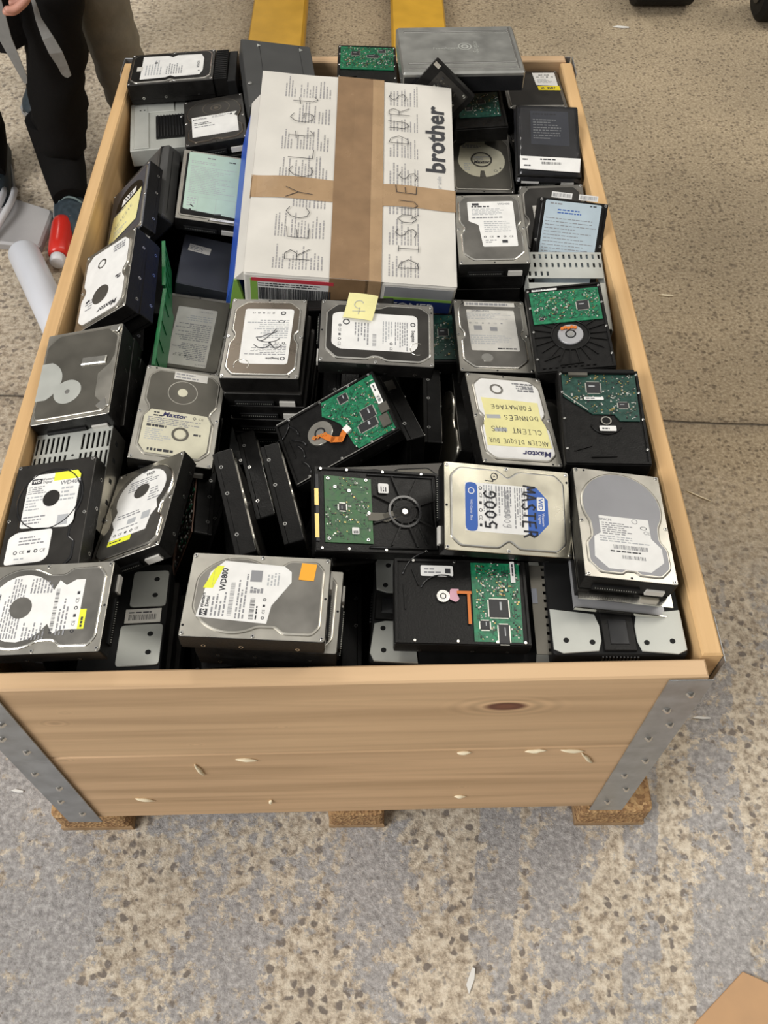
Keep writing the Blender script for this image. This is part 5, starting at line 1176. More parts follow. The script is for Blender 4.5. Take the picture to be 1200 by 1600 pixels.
underside('pcb42', 'board-up hard drive lying askew in the middle with orange cable on its motor', -90, [(-46, -4), (-26, -10), (-14, 0), (-2, 8), (14, 12), (36, 14), (46, 18), (46, 70), (-46, 70)], 'pcb_green', [(6, 46, 17, 17), (22, 40, 12, 24), (-34, 24, 12, 12)], 230, 15, (-4, -20, 18, 'cover_silver'), 0, ex42)
underside('pcb3', 'small board-up hard drive with crowded green circuit board at the back, behind the taped box', 0, [(-46, -20), (46, -20), (46, 68), (-46, 68)], 'pcb_green', [(-20, 40, 14, 14), (10, 30, 20, 10), (26, 52, 12, 12)], 330, 16, None, 0, None)
underside('pcb7', 'black board-up drive with dim green board under the metal enclosure, behind the round-label drive', 0, [(-34, -26), (34, -26), (36, 50), (-30, 50)], 'pcb_dark', [(6, 20, 12, 12), (-16, 0, 10, 10)], 170, 17, None, 0, None, dims=(.085, .12, .026), arms=False, edge_screws=False)

underside('pcbv', 'board-up drive with white strip, sunk right of the crosswise drive', 0, [(-46, -44), (46, -44), (46, 46), (-46, 46)], 'pcb_dark', [(-10, 10, 14, 14)], 220, 18, None, 0, lambda T_, z: sticker(T_, 13, 0, 8, 34, z+.0024, 'paper_white', lambda M, q: M.barcode(-.0025, -.014, .0025, .014, q, 'ink_soft', 4, True), 'barcode_strip'), dims=(.1016, .10, .026), arms=False, edge_screws=False)

# ---------------------------------------------------------------- other things in the pile
# drive in an antistatic bag
def bag_extra(T_, t): pass
def make_bag():
    T_ = drive('bag', 'black hard drive with dim bluish label sealed in a shiny antistatic bag', 0, 'plain', 'cast_black', 'cover_dark', 'cast_black', screws=False, dims=(.1016, .147, .024), labels=[
        lab([(-28, -10), (34, -12), (34, 60), (-28, 60)], lambda M, z: (M.rows(-.024, .050, .026, .057, 1, z, 'ink', 181), M.rows(-.024, .0, .028, .044, 8, z, 'ink_faint', 182, .4)), 'case_slate')])
    rn = random.Random(5); w, h = .107, .154
    M = MB('antistatic_film'); nx, ny = 22, 30; L_ = []
    def top(i, j):
        u, v = i/nx*2-1, j/ny*2-1
        e = min(1, (1-abs(u))*9)*min(1, (1-abs(v))*9)
        return (u*w/2, v*h/2, .0135+e*.0135+rn.uniform(-.0007, .0009)+.0009*math.sin(u*9+v*5))
    g = [[top(i, j) for i in range(nx+1)] for j in range(ny+1)]
    base = len(M.v)
    for r in g: M.v += r
    for j in range(ny):
        for i in range(nx):
            a = base+j*(nx+1)+i; M.f.append((a, a+1, a+nx+2, a+nx+1)); M.m.append(0); M.sm.append(True)
    o = M.build('film', T_)
    # lower label fixed to the outside of the bag
    L2 = MB('paper_white'); p = mm([(-48, -66), (46, -70), (49, -42), (-48, -40)])
    L2.prism(p, .0292, .0296, 'paper_white'); L2.rows(-.044, -.050, -.030, -.044, 1, .0298, 'ink', 183); L2.rows(-.016, -.049, .022, -.043, 1, .0298, 'ink', 184); L2.barcode(-.014, -.056, .018, -.051, .0298, 'ink', 8); L2.rows(-.042, -.062, -.030, -.056, 1, .0298, 'ink', 185)
    L2.build('label', T_)
    S = MB('paper_white'); S.box(-.030, -.0775, .012, .028, .0006, .004, 'paper_white'); S.build('barcode_strip', T_)
make_bag()

def perf_panel(M, x0, y0, x1, y1, z, th, cols, rows_, sw, sh, m, skip=()):
    """sheet with real slots: built as a lattice of bars"""
    dx, dy = (x1-x0)/cols, (y1-y0)/rows_
    ys = []
    for j in range(rows_):
        yc = y0+(j+.5)*dy; ys += [yc-sh/2, yc+sh/2]
    e = [y0]+ys+[y1]
    for k in range(0, len(e), 2): M.box((x0+x1)/2, (e[k]+e[k+1])/2, z, x1-x0, e[k+1]-e[k], th, m)
    for j in range(rows_):
        yc = y0+(j+.5)*dy
        xe = [x0]
        for i in range(cols):
            if (i, j) in skip: continue
            xc = x0+(i+.5)*dx; xe += [xc-sw/2, xc+sw/2]
        xe.append(x1)
        for k in range(0, len(xe), 2): M.box((xe[k]+xe[k+1])/2, yc, z, xe[k+1]-xe[k], sh, th, m)
def bracket12():
    T_ = thing('drive_bracket', 'pale metal drive bracket with rows of slots, below the propped blue-label drive', 'bracket', pose('brak12'))
    w, h, t = .112, .147, .028
    M = MB('plate_pale'); perf_panel(M, -w/2, h/2-.050, w/2, h/2, t-.0006, .0012, 13, 3, .0032, .0085, 'plate_pale', {(i, 0) for i in range(4, 13)})
    M.box(0, -.028, t-.0006, w, h-.050-.012, .0012, 'plate_pale'); M.build('top_plate', T_)
    for sx in (-1, 1):
        S = MB('plate_pale', 'hole_black'); S.box(sx*(w/2-.0006), 0, t/2, .0012, h, t, 'plate_pale')
        for y in (-.05, 0, .05): S.box(sx*(w/2-.0006), y, t*.5, .0016, .012, .004, 'hole_black')
        S.build('side_flange', T_)
    S = MB('gloss_black'); S.box(.012, h/2+.0005, t-.004, .050, .0012, .006, 'gloss_black'); S.build('front_clip', T_)
bracket12()
def cage27():
    T_ = thing('perforated_cage', 'pale metal drive cage with long vent slots at the left rail', 'drive cage', pose('perf27'))
    w, h, t = .1016, .147, .035
    M = MB('plate_pale', 'hole_black'); perf_panel(M, -w/2, h/2-.062, w/2, h/2-.004, t-.0006, .0012, 15, 2, .0032, .024, 'plate_pale', {(7, 0), (8, 0), (7, 1), (8, 1)})
    M.box(0, -.031, t-.0006, w, h-.066, .0012, 'plate_pale'); M.box(0, h/2-.002, t-.0006, w, .004, .0012, 'plate_pale'); M.cyl(.003, .036, t, t+.0001, .0018, 'hole_black', 10); M.build('top_plate', T_)
    for sx in (-1, 1):
        S = MB('cover_silver', 'hole_black'); S.box(sx*(w/2-.0006), 0, t/2, .0012, h, t, 'cover_silver')
        for y in (-.055, -.030, .0, .030, .055): S.box(sx*(w/2-.0006), y, t*.6, .0016, .006, .006, 'hole_black')
        S.build('side_plate', T_)
    I_ = MB('rubber_black'); I_.box(0, 0, t*.38, w-.006, h-.006, t*.6, 'rubber_black'); I_.build('inner_box', T_)
cage27()
def ext31():
    T_ = thing('external_enclosure', 'large dark grey round-edged plastic enclosure standing against the left rail', 'drive enclosure', pose('ext31'))
    w, h, t = .115, .17, .035
    M = MB('case_grey'); M.prism(fillet([(-w/2, -h/2), (w/2, -h/2), (w/2, h/2), (-w/2, h/2)], .006, 4), 0, t, 'case_grey', .010, .004)
    for q in (0,): M.box(0, 0, t+.0001, w*.75, h*.8, .0004, 'case_grey')
    M.build('shell', T_)
    S = MB('case_slate'); S.box(w/2+.0002, 0, t*.5, .0006, h*.86, .0012, 'hole_black'); S.build('seam', T_)
ext31()
def opt32():
    T_ = thing('metal_drive_cover', 'pale green-grey ribbed metal unit with black comb edge, under the dark drive at the left', 'metal unit', pose('opt32'))
    w, h, t = .095, .147, .03
    M = MB('plate_pale', 'hole_black'); M.prism(rect(-w/2, -h/2, w/2, h/2, .002), 0, t-.002, 'plate_pale', .0008, .0008)
    M.box(-w*.30, 0, t-.001, w*.26, h*.96, .0022, 'plate_pale', 0, .0006); M.box(.004, .055, t-.001, w*.5, h*.20, .0022, 'plate_pale', 0, .0006); M.box(-.030, .048, t+.0003, .0025, .003, .0002, 'hole_black'); M.box(-.023, .048, t+.0003, .0025, .003, .0002, 'hole_black')
    M.build('shell', T_)
    S = MB('rubber_black', 'screw'); S.box(.020, -.010, t-.001, .048, .070, .003, 'rubber_black')
    for i in range(9): S.box(.000+i*.005, -.010, t+.0016, .0016, .066, .0024, 'gloss_black')
    S.cyl(.040, .014, t, t+.003, .003, 'screw', 12); S.build('comb_panel', T_)
opt32()
def ext2():
    T_ = thing('grey_drive_case', 'plain dark grey rectangular drive case with two pale corner studs, behind the taped box', 'drive case', pose('ext2'))
    w, h, t = .122, .17, .035
    M = MB('case_grey', 'hole_black'); M.prism(rect(-w/2, -h/2, w/2, h/2, .003), 0, t, 'case_grey', .0015, .0015)
    for x in (-.030, .040): M.box(x, 0, t+.0001, .0006, h*.96, .0003, 'hole_black')
    M.build('shell', T_)
    for x in (-.032, .042):
        S = MB('plate_pale'); S.cyl(x, h/2-.014, t, t+.0012, .0042, 'plate_pale', 3); S.build('corner_stud', T_)
    S = MB('screw'); S.cyl(-w/2+.006, -.03, t, t+.002, .003, 'screw', 10); S.build('screw', T_)
ext2()
def alu4():
    T_ = thing('aluminium_enclosure', 'wide brushed aluminium external drive enclosure with two long grooves, at the back right', 'drive enclosure', pose('alu4'))
    w, h, t = .200, .150, .035
    M = MB('alu_case', 'cover_silver'); p = rect(-w/2, -h/2, w/2, h/2, .006, 4)
    M.prism(p, .004, t, 'alu_case', .003, .002)
    for y in (.056, -.046): M.box(0, y, t+.0004, w*.88, .0034, .0016, 'screw', 0, .0006)
    M.box(w/2-.009, 0, t+.0003, .0030, h*.9, .0012, 'screw', 0, .0005); M.box(0, -.062, t+.0002, w*.88, .0018, .0010, 'screw', 0, .0003); M.build('shell', T_)
    S = MB('plate_pale'); S.ring(.010, .006, t+.0003, .0035, .0065, 'plate_pale', 20); S.ring(.010, .006, t+.0003, .0095, .0115, 'plate_pale', 20)
    S.text('Seagate', .028, .004, t+.0004, .012, 'plate_pale', 90); S.text('FreeAgent', -.022, .000, t+.0004, .010, 'plate_pale', 0); S.build('logo', T_)
    S = MB('gloss_black'); S.box(0, -h/2-.0004, t*.45, w*.97, .0012, t*.7, 'gloss_black'); S.build('end_panel', T_)
alu4()
def edge5():
    m = Matrix.Translation((.158, .9795, .54+.108-.052)) @ Matrix.Rotation(R(-14), 4, 'Z') @ Matrix.Rotation(R(84), 4, 'X') @ Matrix.Rotation(R(52), 4, 'Z') @ Matrix.Translation((0, 0, -.006))
    T_ = thing('hard_drive', 'small black drive standing on its corner between the taped box and the aluminium enclosure', 'hard drive', m)
    w, h, t = .062, .084, .0115
    M = MB('cast_black'); M.prism(rect(-w/2, -h/2, w/2, h/2, .003), 0, t, 'cast_black', .0006, .0006); M.build('chassis', T_)
    for sx, sy in ((-1, 1), (1, 1)):
        S = MB('chrome_edge'); S.box(sx*(w/2-.005), sy*(h/2-.007), t+.0002, .007, .011, .0006, 'chrome_edge', 0, .0002); S.build('corner_fitting', T_)
    S = MB('pcb_dark', 'solder', 'chip'); S.box(0, -.004, t+.0003, w*.8, h*.7, .0008, 'cover_dark')
    rn = random.Random(8)
    for _ in range(40): S.box(rn.uniform(-.022, .022), rn.uniform(-.030, .022), t+.0011, rn.uniform(.001, .005), rn.uniform(.001, .004), .0009, rn.choice(('solder', 'chip', 'cover_dull', 'chip')))
    S.build('circuit_board', T_)
edge5()
def box35():
    T_ = thing('drive_case', 'plain blue-grey metal case with a small label, left of the taped box corner', 'drive case', pose('box35'))
    w, h, t = .1016, .13, .03
    M = MB('plate_grey', 'case_slate'); M.prism(rect(-w/2, -h/2, w/2, h/2, .003), 0, t, 'case_slate', .0015, .0015); M.build('shell', T_)
    S = MB('paper_grey'); S.at(-6, -.024, .030); S.prism(mm([(-17, -9), (17, -9), (17, 9), (-17, 9)]), t, t+.0003, 'paper_grey'); S.rows(-.014, -.007, .014, .006, 3, t+.0004, 'ink_soft', 191, .5); S.build('label', T_)
box35()
def sled(k, label, turn=0, ends=(1, -1), dims=None, vent=True, strip=True):
    T_ = thing('drive_sled', label, 'drive sled', pose(k, turn))
    w, h, t = dims
    M = MB('rubber_black', 'cast_black', 'gloss_black'); M.prism(rect(-w/2, -h/2, w/2, h/2, .006, 4), 0, t-.002, 'rubber_black', .0015, .0015)
    for sy in ends:
        yy = sy*(h/2-.026)
        M.box(0, yy, t-.0004, w*.24, .044, .0030, 'cast_black', 0, .0008); M.box(0, yy, t+.0012, w*.14, .030, .0016, 'gloss_black', 0, .0006)
        for i in range(11): M.box(-w*.13+i*w*.026, sy*(h/2+.0006), t*.55, w*.012, .0022, t*.6, 'gloss_black')
    M.build('tray', T_)
    for sy in ends:
        for sx in (-1, 1):
            P = MB('plate_pale', 'hole_black')
            a, b = w*.16, w/2-.001
            pl = [(sx*a, sy*(h/2-.048)), (sx*b, sy*(h/2-.054)), (sx*b, sy*(h/2-.006)), (sx*(b-.010), sy*(h/2-.001)), (sx*a, sy*(h/2-.004)), (sx*(a-.004), sy*(h/2-.016)), (sx*(a-.004), sy*(h/2-.034))]
            if area2(pl) < 0: pl.reverse()
            P.prism(pl, t-.0019, t-.0003, 'plate_pale', .0004)
            for (hx, hy) in ((sx*(a+.006), sy*(h/2-.014)), (sx*(b-.014), sy*(h/2-.016))): P.cyl(hx, hy, t-.0003, t+.0001, .0030, 'hole_black', 14)
            P.build('end_plate', T_)
    if strip:
        S = MB('paper_white'); S.box(0, 0, t-.0016, .030, .016, .0006, 'paper_white'); S.barcode(-.012, -.003, .012, .004, t-.0011, 'ink', 6); S.build('label', T_)
    return T_
sled('sled19', 'black drive sled with two pale end plates in the front right corner', 0, (-1,), (.143, .20, .03), strip=False)
sled('sled20', 'long black drive sled with pale end plates under the board-up drive at the front rim', 90, (1, -1), (.145, .235, .03), strip=False)
def sled23():
    T_ = thing('drive_sled', 'narrow drive sled with two pale punched plates and white label, front left', 'drive sled', pose('sled23'))
    w, h, t = .09, .155, .03
    M = MB('rubber_black', 'cast_black'); M.prism(rect(-w/2, -h/2, w/2, h/2, .004, 3), 0, t-.002, 'rubber_black', .0012, .0012); M.build('tray', T_)
    for y0, y1, x0 in ((.012, .066, .002), (-.070, -.014, -.004)):
        P = MB('plate_pale', 'hole_black'); P.prism(rect(x0, y0, w/2-.002, y1, .005, 3), t-.0019, t-.0003, 'plate_pale', .0004)
        for hy in (.30, .75): P.cyl(.030, y0+(y1-y0)*hy, t-.0003, t+.0001, .0032, 'hole_black', 14)
        P.build('end_plate', T_)
    S = MB('paper_grey'); S.box(.019, -.001, t-.0014, .040, .020, .0008, 'paper_grey'); S.barcode(.003, -.007, .034, .001, t-.0009, 'ink', 6); S.rows(.003, .002, .034, .006, 1, t-.0009, 'ink', 5); S.build('label', T_)
sled23()
def slotted_end():
    x, y, z, rx, ry, rz, w, h, t = POSE['pcb20']
    m = Matrix.Translation((x, y, z)) @ Euler((R(rx), R(ry), R(rz)), 'XYZ').to_matrix().to_4x4() @ Matrix.Translation((.0735+.026, 0, -.010))
    T_ = thing('slotted_bracket', 'grey sheet metal bracket with a column of slots beside the front board-up drive', 'bracket', m)
    M = MB('cover_dull'); perf_panel(M, -.020, -.056, .022, .050, 0, .0012, 1, 11, .016, .0036, 'cover_dull'); M.build('slotted_plate', T_)
    S = MB('cover_silver'); S.box(.022, -.004, -.006, .0012, .104, .012, 'cover_silver'); S.box(.016, .049, -.004, .012, .0012, .010, 'cover_silver'); S.build('side_flange', T_)
    S = MB('paper_grey'); S.box(-.017, .012, .001, .006, .018, .0006, 'case_slate'); S.build('foam_pad', T_)
slotted_end()
def loose_frame18():
    # metal cage pieces between the pale drive and its sled
    x, y, z, rx, ry, rz, w, h, t = POSE['hitachi']
    base = Matrix.Translation((x, y, z)) @ Euler((R(rx), R(ry), R(rz)), 'XYZ').to_matrix().to_4x4()
    T_ = thing('drive_cage', 'flattened metal cage with two bright edges, sandwiched under the pale drive at the right rail', 'drive cage', base @ Matrix.Translation((.001, -.010, -.0268)))
    M = MB('chrome_edge', 'cover_dull'); M.box(0, -.004, -.0008, .104, .142, .0012, 'chrome_edge'); M.build('top_sheet', T_)
    M = MB('cast_black', 'gloss_black'); M.box(0, .004, -.0105, .098, .128, .018, 'cast_black')
    for i in range(12): M.box(-.044+i*.008, -.0605, -.009, .004, .002, .010, 'gloss_black')
    M.build('inner_block', T_)
    M = MB('chrome_edge', 'plate_grey'); M.box(0, -.006, -.0205, .102, .140, .0014, 'plate_grey'); M.box(0, -.0765, -.0190, .102, .0014, .0045, 'chrome_edge'); M.build('bottom_sheet', T_)
loose_frame18()

# drives standing on edge
EDGE = {
 'edge43': ('black hard drive on edge with grey side sticker, crossing the orange-cable drive', 0, 'cover_silver'),
 'edge44': ('black hard drive on edge with silver cover facing right, beside the yellow-note drive stack', 0, 'cover_silver'),
 'edge44b': ('on-edge hard drive with dull metal face, tucked under the left side of the yellow-note drive', 1, 'cover_silver'),
 'edge46a': ('leftmost long black hard drive on edge in the dark centre gap', 0, 'cover_dark'),
 'edge46b': ('black hard drive on edge, middle and deepest of the upright trio', 0, 'cover_dark'),
 'edge46c': ('leaning black hard drive on edge, rightmost of the upright three, touching the olive board drive', 0, 'cover_grey'),
}
for k, (l, tn, cv) in EDGE.items():
    def ex(T_, t, k=k):
        if k == 'edge43':
            S = MB('cover_dull'); S.box(-.0514, .022, t*.5, .0006, .016, .012, 'cover_dull', 0, .0001); S.build('side_sticker', T_)
    drive(k, l, tn, 'sea' if k != 'edge44b' else 'wd', 'chrome_edge', cv, 'cover_silver', extra=ex, conn=False, screws=k in ('edge43', 'edge44'))
def edge47():
    m = pose('edge47', 1)
    T_ = thing('hard_drive', 'hard drive on edge with brown board rim, right of the tilted silver drive', 'hard drive', m)
    M = chassis_mb(.1016, .1016, .022); M.build('chassis', T_)
    x = m
    B = MB('flex_orange', 'solder', 'chip', 'pcb_dark'); B.mats[0] = 'board_brown'
    B.box(0, 0, .0240, .098, .099, .0014, 'board_brown'); rn = random.Random(4)
    for _ in range(120): B.box(rn.uniform(-.045, .045), rn.uniform(-.045, .045), .0252, rn.uniform(.001, .004), rn.uniform(.001, .004), .0012, rn.choice(('solder', 'chip', 'pcb_dark', 'pcb_green', 'paper_grey')))
    B.box(-.047, 0, .0262, .006, .097, .004, 'board_brown', 0, .0004); B.build('circuit_board', T_)
edge47()
for k, l in (('gs36a', 'green plastic strip standing on edge, upper of the two, left of the blue-grey case'), ('gs36b', 'long green plastic strip standing on edge, lower of the two, left of the inverted-label drive')):
    x, y, z, rx, ry, rz, w, h, t = POSE[k]
    T_ = thing('plastic_strip', l, 'plastic strip', pose(k, 0, True))
    M = MB('plastic_green'); M.box(0, 0, t/2, w*.5, h, t, 'plastic_green', 0, .0004); M.build('strip', T_)
    S = MB('plastic_green')
    for i in range(4): S.box(w*.32, -h*.36+i*h*.24, t*.7, w*.25, .010, t*.5, 'plastic_green', 0, .0003)
    S.box(0, 0, t-.0005, w*.9, h, .0012, 'plastic_green', 0, .0003); S.build('clip', T_)

# small note resting on the crosswise drive
def note():
    m = pose('sea40') @ Matrix.Translation((-.024, .034, .0268)) @ Matrix.Rotation(R(-7), 4, 'Z')
    T_ = thing('sticky_note', 'small pale yellow note with pencil mark, lying on the crosswise drive below the taped box', 'note', m)
    M = MB('note_yellow'); g = []
    n = 8
    for j in range(n+1): g.append([(-.019+.038*i/n+.003*(j/n), -.017+.034*j/n, .0012+.010*(j/n)**2*(j/n)*(1 if i > -1 else 0)+.0022*math.sin(i/n*2.2)) for i in range(n+1)])
    for off in (0, -.0002):
        for j in range(n):
            for i in range(n):
                q = [g[j][i], g[j][i+1], g[j+1][i+1], g[j+1][i]]; q = [(a, b, c+off) for a, b, c in q]
                M.face(q if off == 0 else q[::-1], 'note_yellow', True)
    M.build('paper', T_)
    S = MB('ink_faint'); S.strip([(.006*math.cos(R(a))-.001, .004+.005*math.sin(R(a))) for a in range(30, 300, 20)], .0008, 0); S.strip([(-.008, -.006), (.008, -.004)], .0008, 0); S.strip([(0, -.010), (0, .0)], .0007, 0)
    S.v = [(x, y, .0018+.010*((y+.017)/.034)**3+.0022*math.sin((x+.019)/.038*2.2)) for x, y, z in S.v]
    S.mats = ['ink_faint']; S.m = [0]*len(S.m); S.build('pencil_mark', T_)
note()

# ---------------------------------------------------------------- taped toner box
def toner_box():
    x, y, z, rx, ry, rz, w, h, t = POSE['box']
    T_ = thing('cardboard_box', 'large white printed toner box crossed with brown tape and handwriting, on top of the pile', 'box', pose('box'))
    M = MB('box_white'); rn = random.Random(2)
    def ridge(k, zz): return zz
    p = [(-w/2, -h/2), (w/2, -h/2), (w/2, h/2), (-w/2, h/2)]
    M.prism(rect(-w/2, -h/2, w/2, h/2, .004, 3), 0, t-.001, 'box_white', .003, .001)
    # slightly bulged lid, two flaps meeting under the tape
    for sx in (-1, 1):
        nx, ny = 10, 24
        base = len(M.v)
        for j in range(ny+1):
            for i in range(nx+1):
                u = i/nx; v = j/ny
                X_ = sx*(.0006+u*(w/2-.0010)); Y_ = -h/2+.0005+v*(h-.001)
                bul = .0035*math.sin(math.pi*u)*math.sin(math.pi*v)+.0008*math.sin(9*u+7*v+sx)+rn.uniform(-.00015, .00015)
                M.v.append((X_, Y_, t-.0006+max(0, bul)+.0008))
        for j in range(ny):
            for i in range(nx):
                a = base+j*(nx+1)+i; f = (a, a+1, a+nx+2, a+nx+1); M.f.append(f if sx > 0 else f[::-1]); M.m.append(0); M.sm.append(True)
    M.build('carton', T_)
    zt = t+.0052
    # printed small text in columns running up the box
    P_ = MB('ink_soft')
    k = 0
    def lid(x_, y_):
        u = min(1, abs(x_)/(w/2)); v = (y_+h/2)/h; s = 1 if x_ > 0 else -1
        return t+.0002+max(0, .0035*math.sin(math.pi*u)*math.sin(math.pi*v)+.0008*math.sin(9*u+7*v+s))+.0004
    for x0, x1 in ((-.113, -.095), (-.090, -.062), (-.060, -.040), (.050, .066), (.068, .086), (.088, .096)):
        for j in range(7):
            y0 = -h/2+.012+j*.056
            if x1 < -.09 and j in (2, 5): continue
            k += 1; P_.rows(x0, y0, x1, y0+.046, max(2, int((x1-x0)/.0042)), 0, 'ink_print', 200+k, .38, .6, rot=90)
    P_.v = [(a, b, lid(a, b)) for a, b, c in P_.v]; P_.build('fine_print', T_)
    B = MB('ink')
    B.text('brother', .122, .083, 0, .041, 'ink', 90, 1.08, 0, .026)
    B.v = [(a, b, lid(a, b)+.0002) for a, b, c in B.v]; o = B.build('brand_print', T_)
    G_ = MB('ink_faint'); G_.text('at your side', .128, -.018, 0, .010, 'ink_faint', 90); G_.v = [(a, b, lid(a, b)+.0002) for a, b, c in G_.v]; G_.build('slogan_print', T_)
    # tape
    def tape(x0, y0, x1, y1, m, up, name, nseg=24):
        Q = MB(m)
        along_y = (y1-y0) > (x1-x0)
        A = []
        for i in range(nseg+1):
            f = i/nseg
            if along_y: yy = y0+(y1-y0)*f; A.append([(x0, yy, lid(x0, yy)+up), ((x0+x1)/2, yy, lid((x0+x1)/2, yy)+up+.0003), (x1, yy, lid(x1, yy)+up)])
            else: xx = x0+(x1-x0)*f; A.append([(xx, y1, lid(xx, y1)+up), (xx, (y0+y1)/2, lid(xx, (y0+y1)/2)+up+.0002), (xx, y0, lid(xx, y0)+up)])
        for i in range(nseg):
            for j in range(2): Q.face([A[i][j], A[i][j+1], A[i+1][j+1], A[i+1][j]], m, True)
        if along_y:
            for yy, s in ((y0, -1), (y1, 1)): Q.box((x0+x1)/2, yy+s*.0008, t-.024, x1-x0, .0006, .052, m)
        else:
            for xx, s in ((x0, -1), (x1, 1)): Q.box(xx+s*.0008, (y0+y1)/2, t-.034, .0006, y1-y0, .072, m)
        return Q.build(name, T_)
    tape(-w/2, -.062, w/2, -.020, 'tape_tan', .0006, 'tape_strip', 40)
    tape(.020, -h/2, .042, h/2, 'tape_tan', .0010, 'tape_strip', 40)
    tape(-.031, -h/2, .024, h/2, 'tape_brown', .0014, 'tape_strip', 40)
    # handwriting
    H_ = MB('ink_pen')
    H_.hand('RECYCLtGt', -.080, -.012, 0, .036, .340, 'ink_pen', 91, .0010, 3, .42)
    H_.hand('DISQUES', .078, -.085, 0, .030, .190, 'ink_pen', 90, .0010, 4, .35); H_.hand('DURS', .066, .118, 0, .030, .125, 'ink_pen', 91, .0010, 5, .42)
    H_.v = [(a, b, lid(a, b)+.0019) for a, b, c in H_.v]; H_.build('handwriting', T_)
    # printed sides
    S = MB('box_blue', 'box_green', 'box_white')
    # the side bulges outwards towards the bottom: white edge, then blue print
    def skirt(y0, y1, za, zb, xa, xb, m): S.loops([[(-w/2-xa, y0, za), (-w/2-xa, y1, za), (-w/2-xb, y1, zb), (-w/2-xb, y0, zb)], [(-w/2-xa+.004, y0, za), (-w/2-xa+.004, y1, za), (-w/2+.002, y1, zb), (-w/2+.002, y0, zb)]], m)
    skirt(-h/2+.004, h/2-.050, t-.002, t-.020, .0005, .014, 'box_white'); skirt(-h/2+.012, h/2-.075, t-.0202, t-.085, .0142, .030, 'box_blue'); skirt(-h/2+.002, -h/2+.0118, t-.0202, t-.085, .0142, .024, 'box_green')
    S.build('side_print', T_)
    F = MB('paper_white', 'box_red', 'ink', 'box_green', 'box_navy', 'plate_grey'); yf = -h/2-.0006
    F.box(-.082, yf, t-.040, .115, .0008, .066, 'paper_white'); F.box(-.082, yf-.0003, t-.0105, .115, .0008, .007, 'box_red')
    rn = random.Random(3); q = -.130
    while q < -.030:
        ww = rn.choice((.0006, .001, .0016)); F.box(q+ww/2, yf-.0005, t-.040, ww, .0008, .026, 'ink'); q += ww+rn.choice((.0008, .0012))
    for zz in (t-.018, t-.0225):
        q = -.130
        while q < -.050: ww = rn.uniform(.003, .008); F.box(q+ww/2, yf-.0005, zz, ww, .0008, .0016, 'ink'); q += ww+.0016
    F.box(-.136, yf-.0002, t-.044, .010, .0008, .070, 'box_green'); F.build('front_label', T_); F = MB('plate_grey', 'box_green', 'box_navy', 'ink'); F.box(.097, yf, t-.018, .098, .0008, .022, 'plate_grey'); F.box(.097, yf-.0003, t-.031, .098, .0008, .005, 'box_green'); F.box(.097, yf-.0003, t-.046, .098, .0008, .024, 'box_navy')
    F.build('front_print', T_)
    W_ = MB('ink_white'); W_.text('TONER', 0, 0, 0, .020, 'ink_white', 0, 1, 0, .02); W_.v = [(a+.090, yf-.0012, t-.046+b) for a, b, c in W_.v]; W_.build('front_lettering', T_)
toner_box()

# ---------------------------------------------------------------- drives that show in the gaps below
NEAR = {
 'maxyel_s0': 'black drive directly under the yellow-note drive, only its right edge showing',
 'sea39_s0': 'black drive second from the top in the stack under the scribbled drive',
 'sea39_s1': 'black drive third from the top in the stack under the scribbled drive',
 'sea39_s2': 'black drive fourth from the top in the stack under the scribbled drive',
 'sea39_s3': 'black drive fifth from the top in the stack under the scribbled drive',
 'sea39_s4': 'black drive lowest showing in the stack under the scribbled drive',
 'quan_s0': 'black drive under the large bare drive, its long side showing right of it',
 'quan_s1': 'lower of the two black drives under the large bare drive by the left rail',
 'wd800_s0': 'grey-rimmed drive directly under the front drive with orange sticker, pushed out to the right',
 'wd800_s1': 'black drive at the bottom of the stack with the orange-stickered drive at the front rim',
 'pcb42_s0': 'black drive hidden under the askew orange-cable drive, its right end showing',
 'pcb42_s1': 'deeper black drive under the askew orange-cable drive',
 'pcb45_s0': 'black drive under the olive-board drive, its back right corner showing',
 'max38_s0': 'black drive directly under the cream-label drive left of the upright trio',
 'max38_s2': 'black drive deeper under the cream-label drive, beside the brown-rimmed drive',
 'max38_s3': 'lowest black drive showing under the cream-label drive',
 'wd10_s2': 'third black drive down under the stepped-label drive right of the taped box',
 'box35_s0': 'black drive under the blue-grey case left of the taped box',
 'pcb45_s1': 'second black drive down under the olive-board drive',
 'pcb45_s2': 'deeper black drive under the olive-board drive, its front side showing',
 'wd10_s0': 'black drive directly under the stepped-label drive right of the taped box',
 'wd10_s1': 'second black drive down under the stepped-label drive right of the taped box',
 'dark33_s1': 'second black drive down under the dark round-topped drive near the box corner',
 'max29_s0': 'black drive under the white-faced drive at the left rail',
 'pcb3_s0': 'black drive under the small crowded-board drive at the back',
 'dark33_s0': 'black drive directly under the dark round-topped drive near the box corner',
 'dark33_s2': 'lowest black drive showing under the dark round-topped drive near the box corner',
 'lab6_s1': 'black drive glimpsed between the round-label drive and the antistatic bag',
 'grey11_s1': 'black drive corner glimpsed left of the slotted pale bracket',
 'sled23_s0': 'dark drive under the narrow sled, showing right of its plates',
 'sled23_s1': 'lowest dark drive under the narrow sled beside the front rim',
 'perf27_s0': 'dark drive under the vented cage, showing at its right side',
}
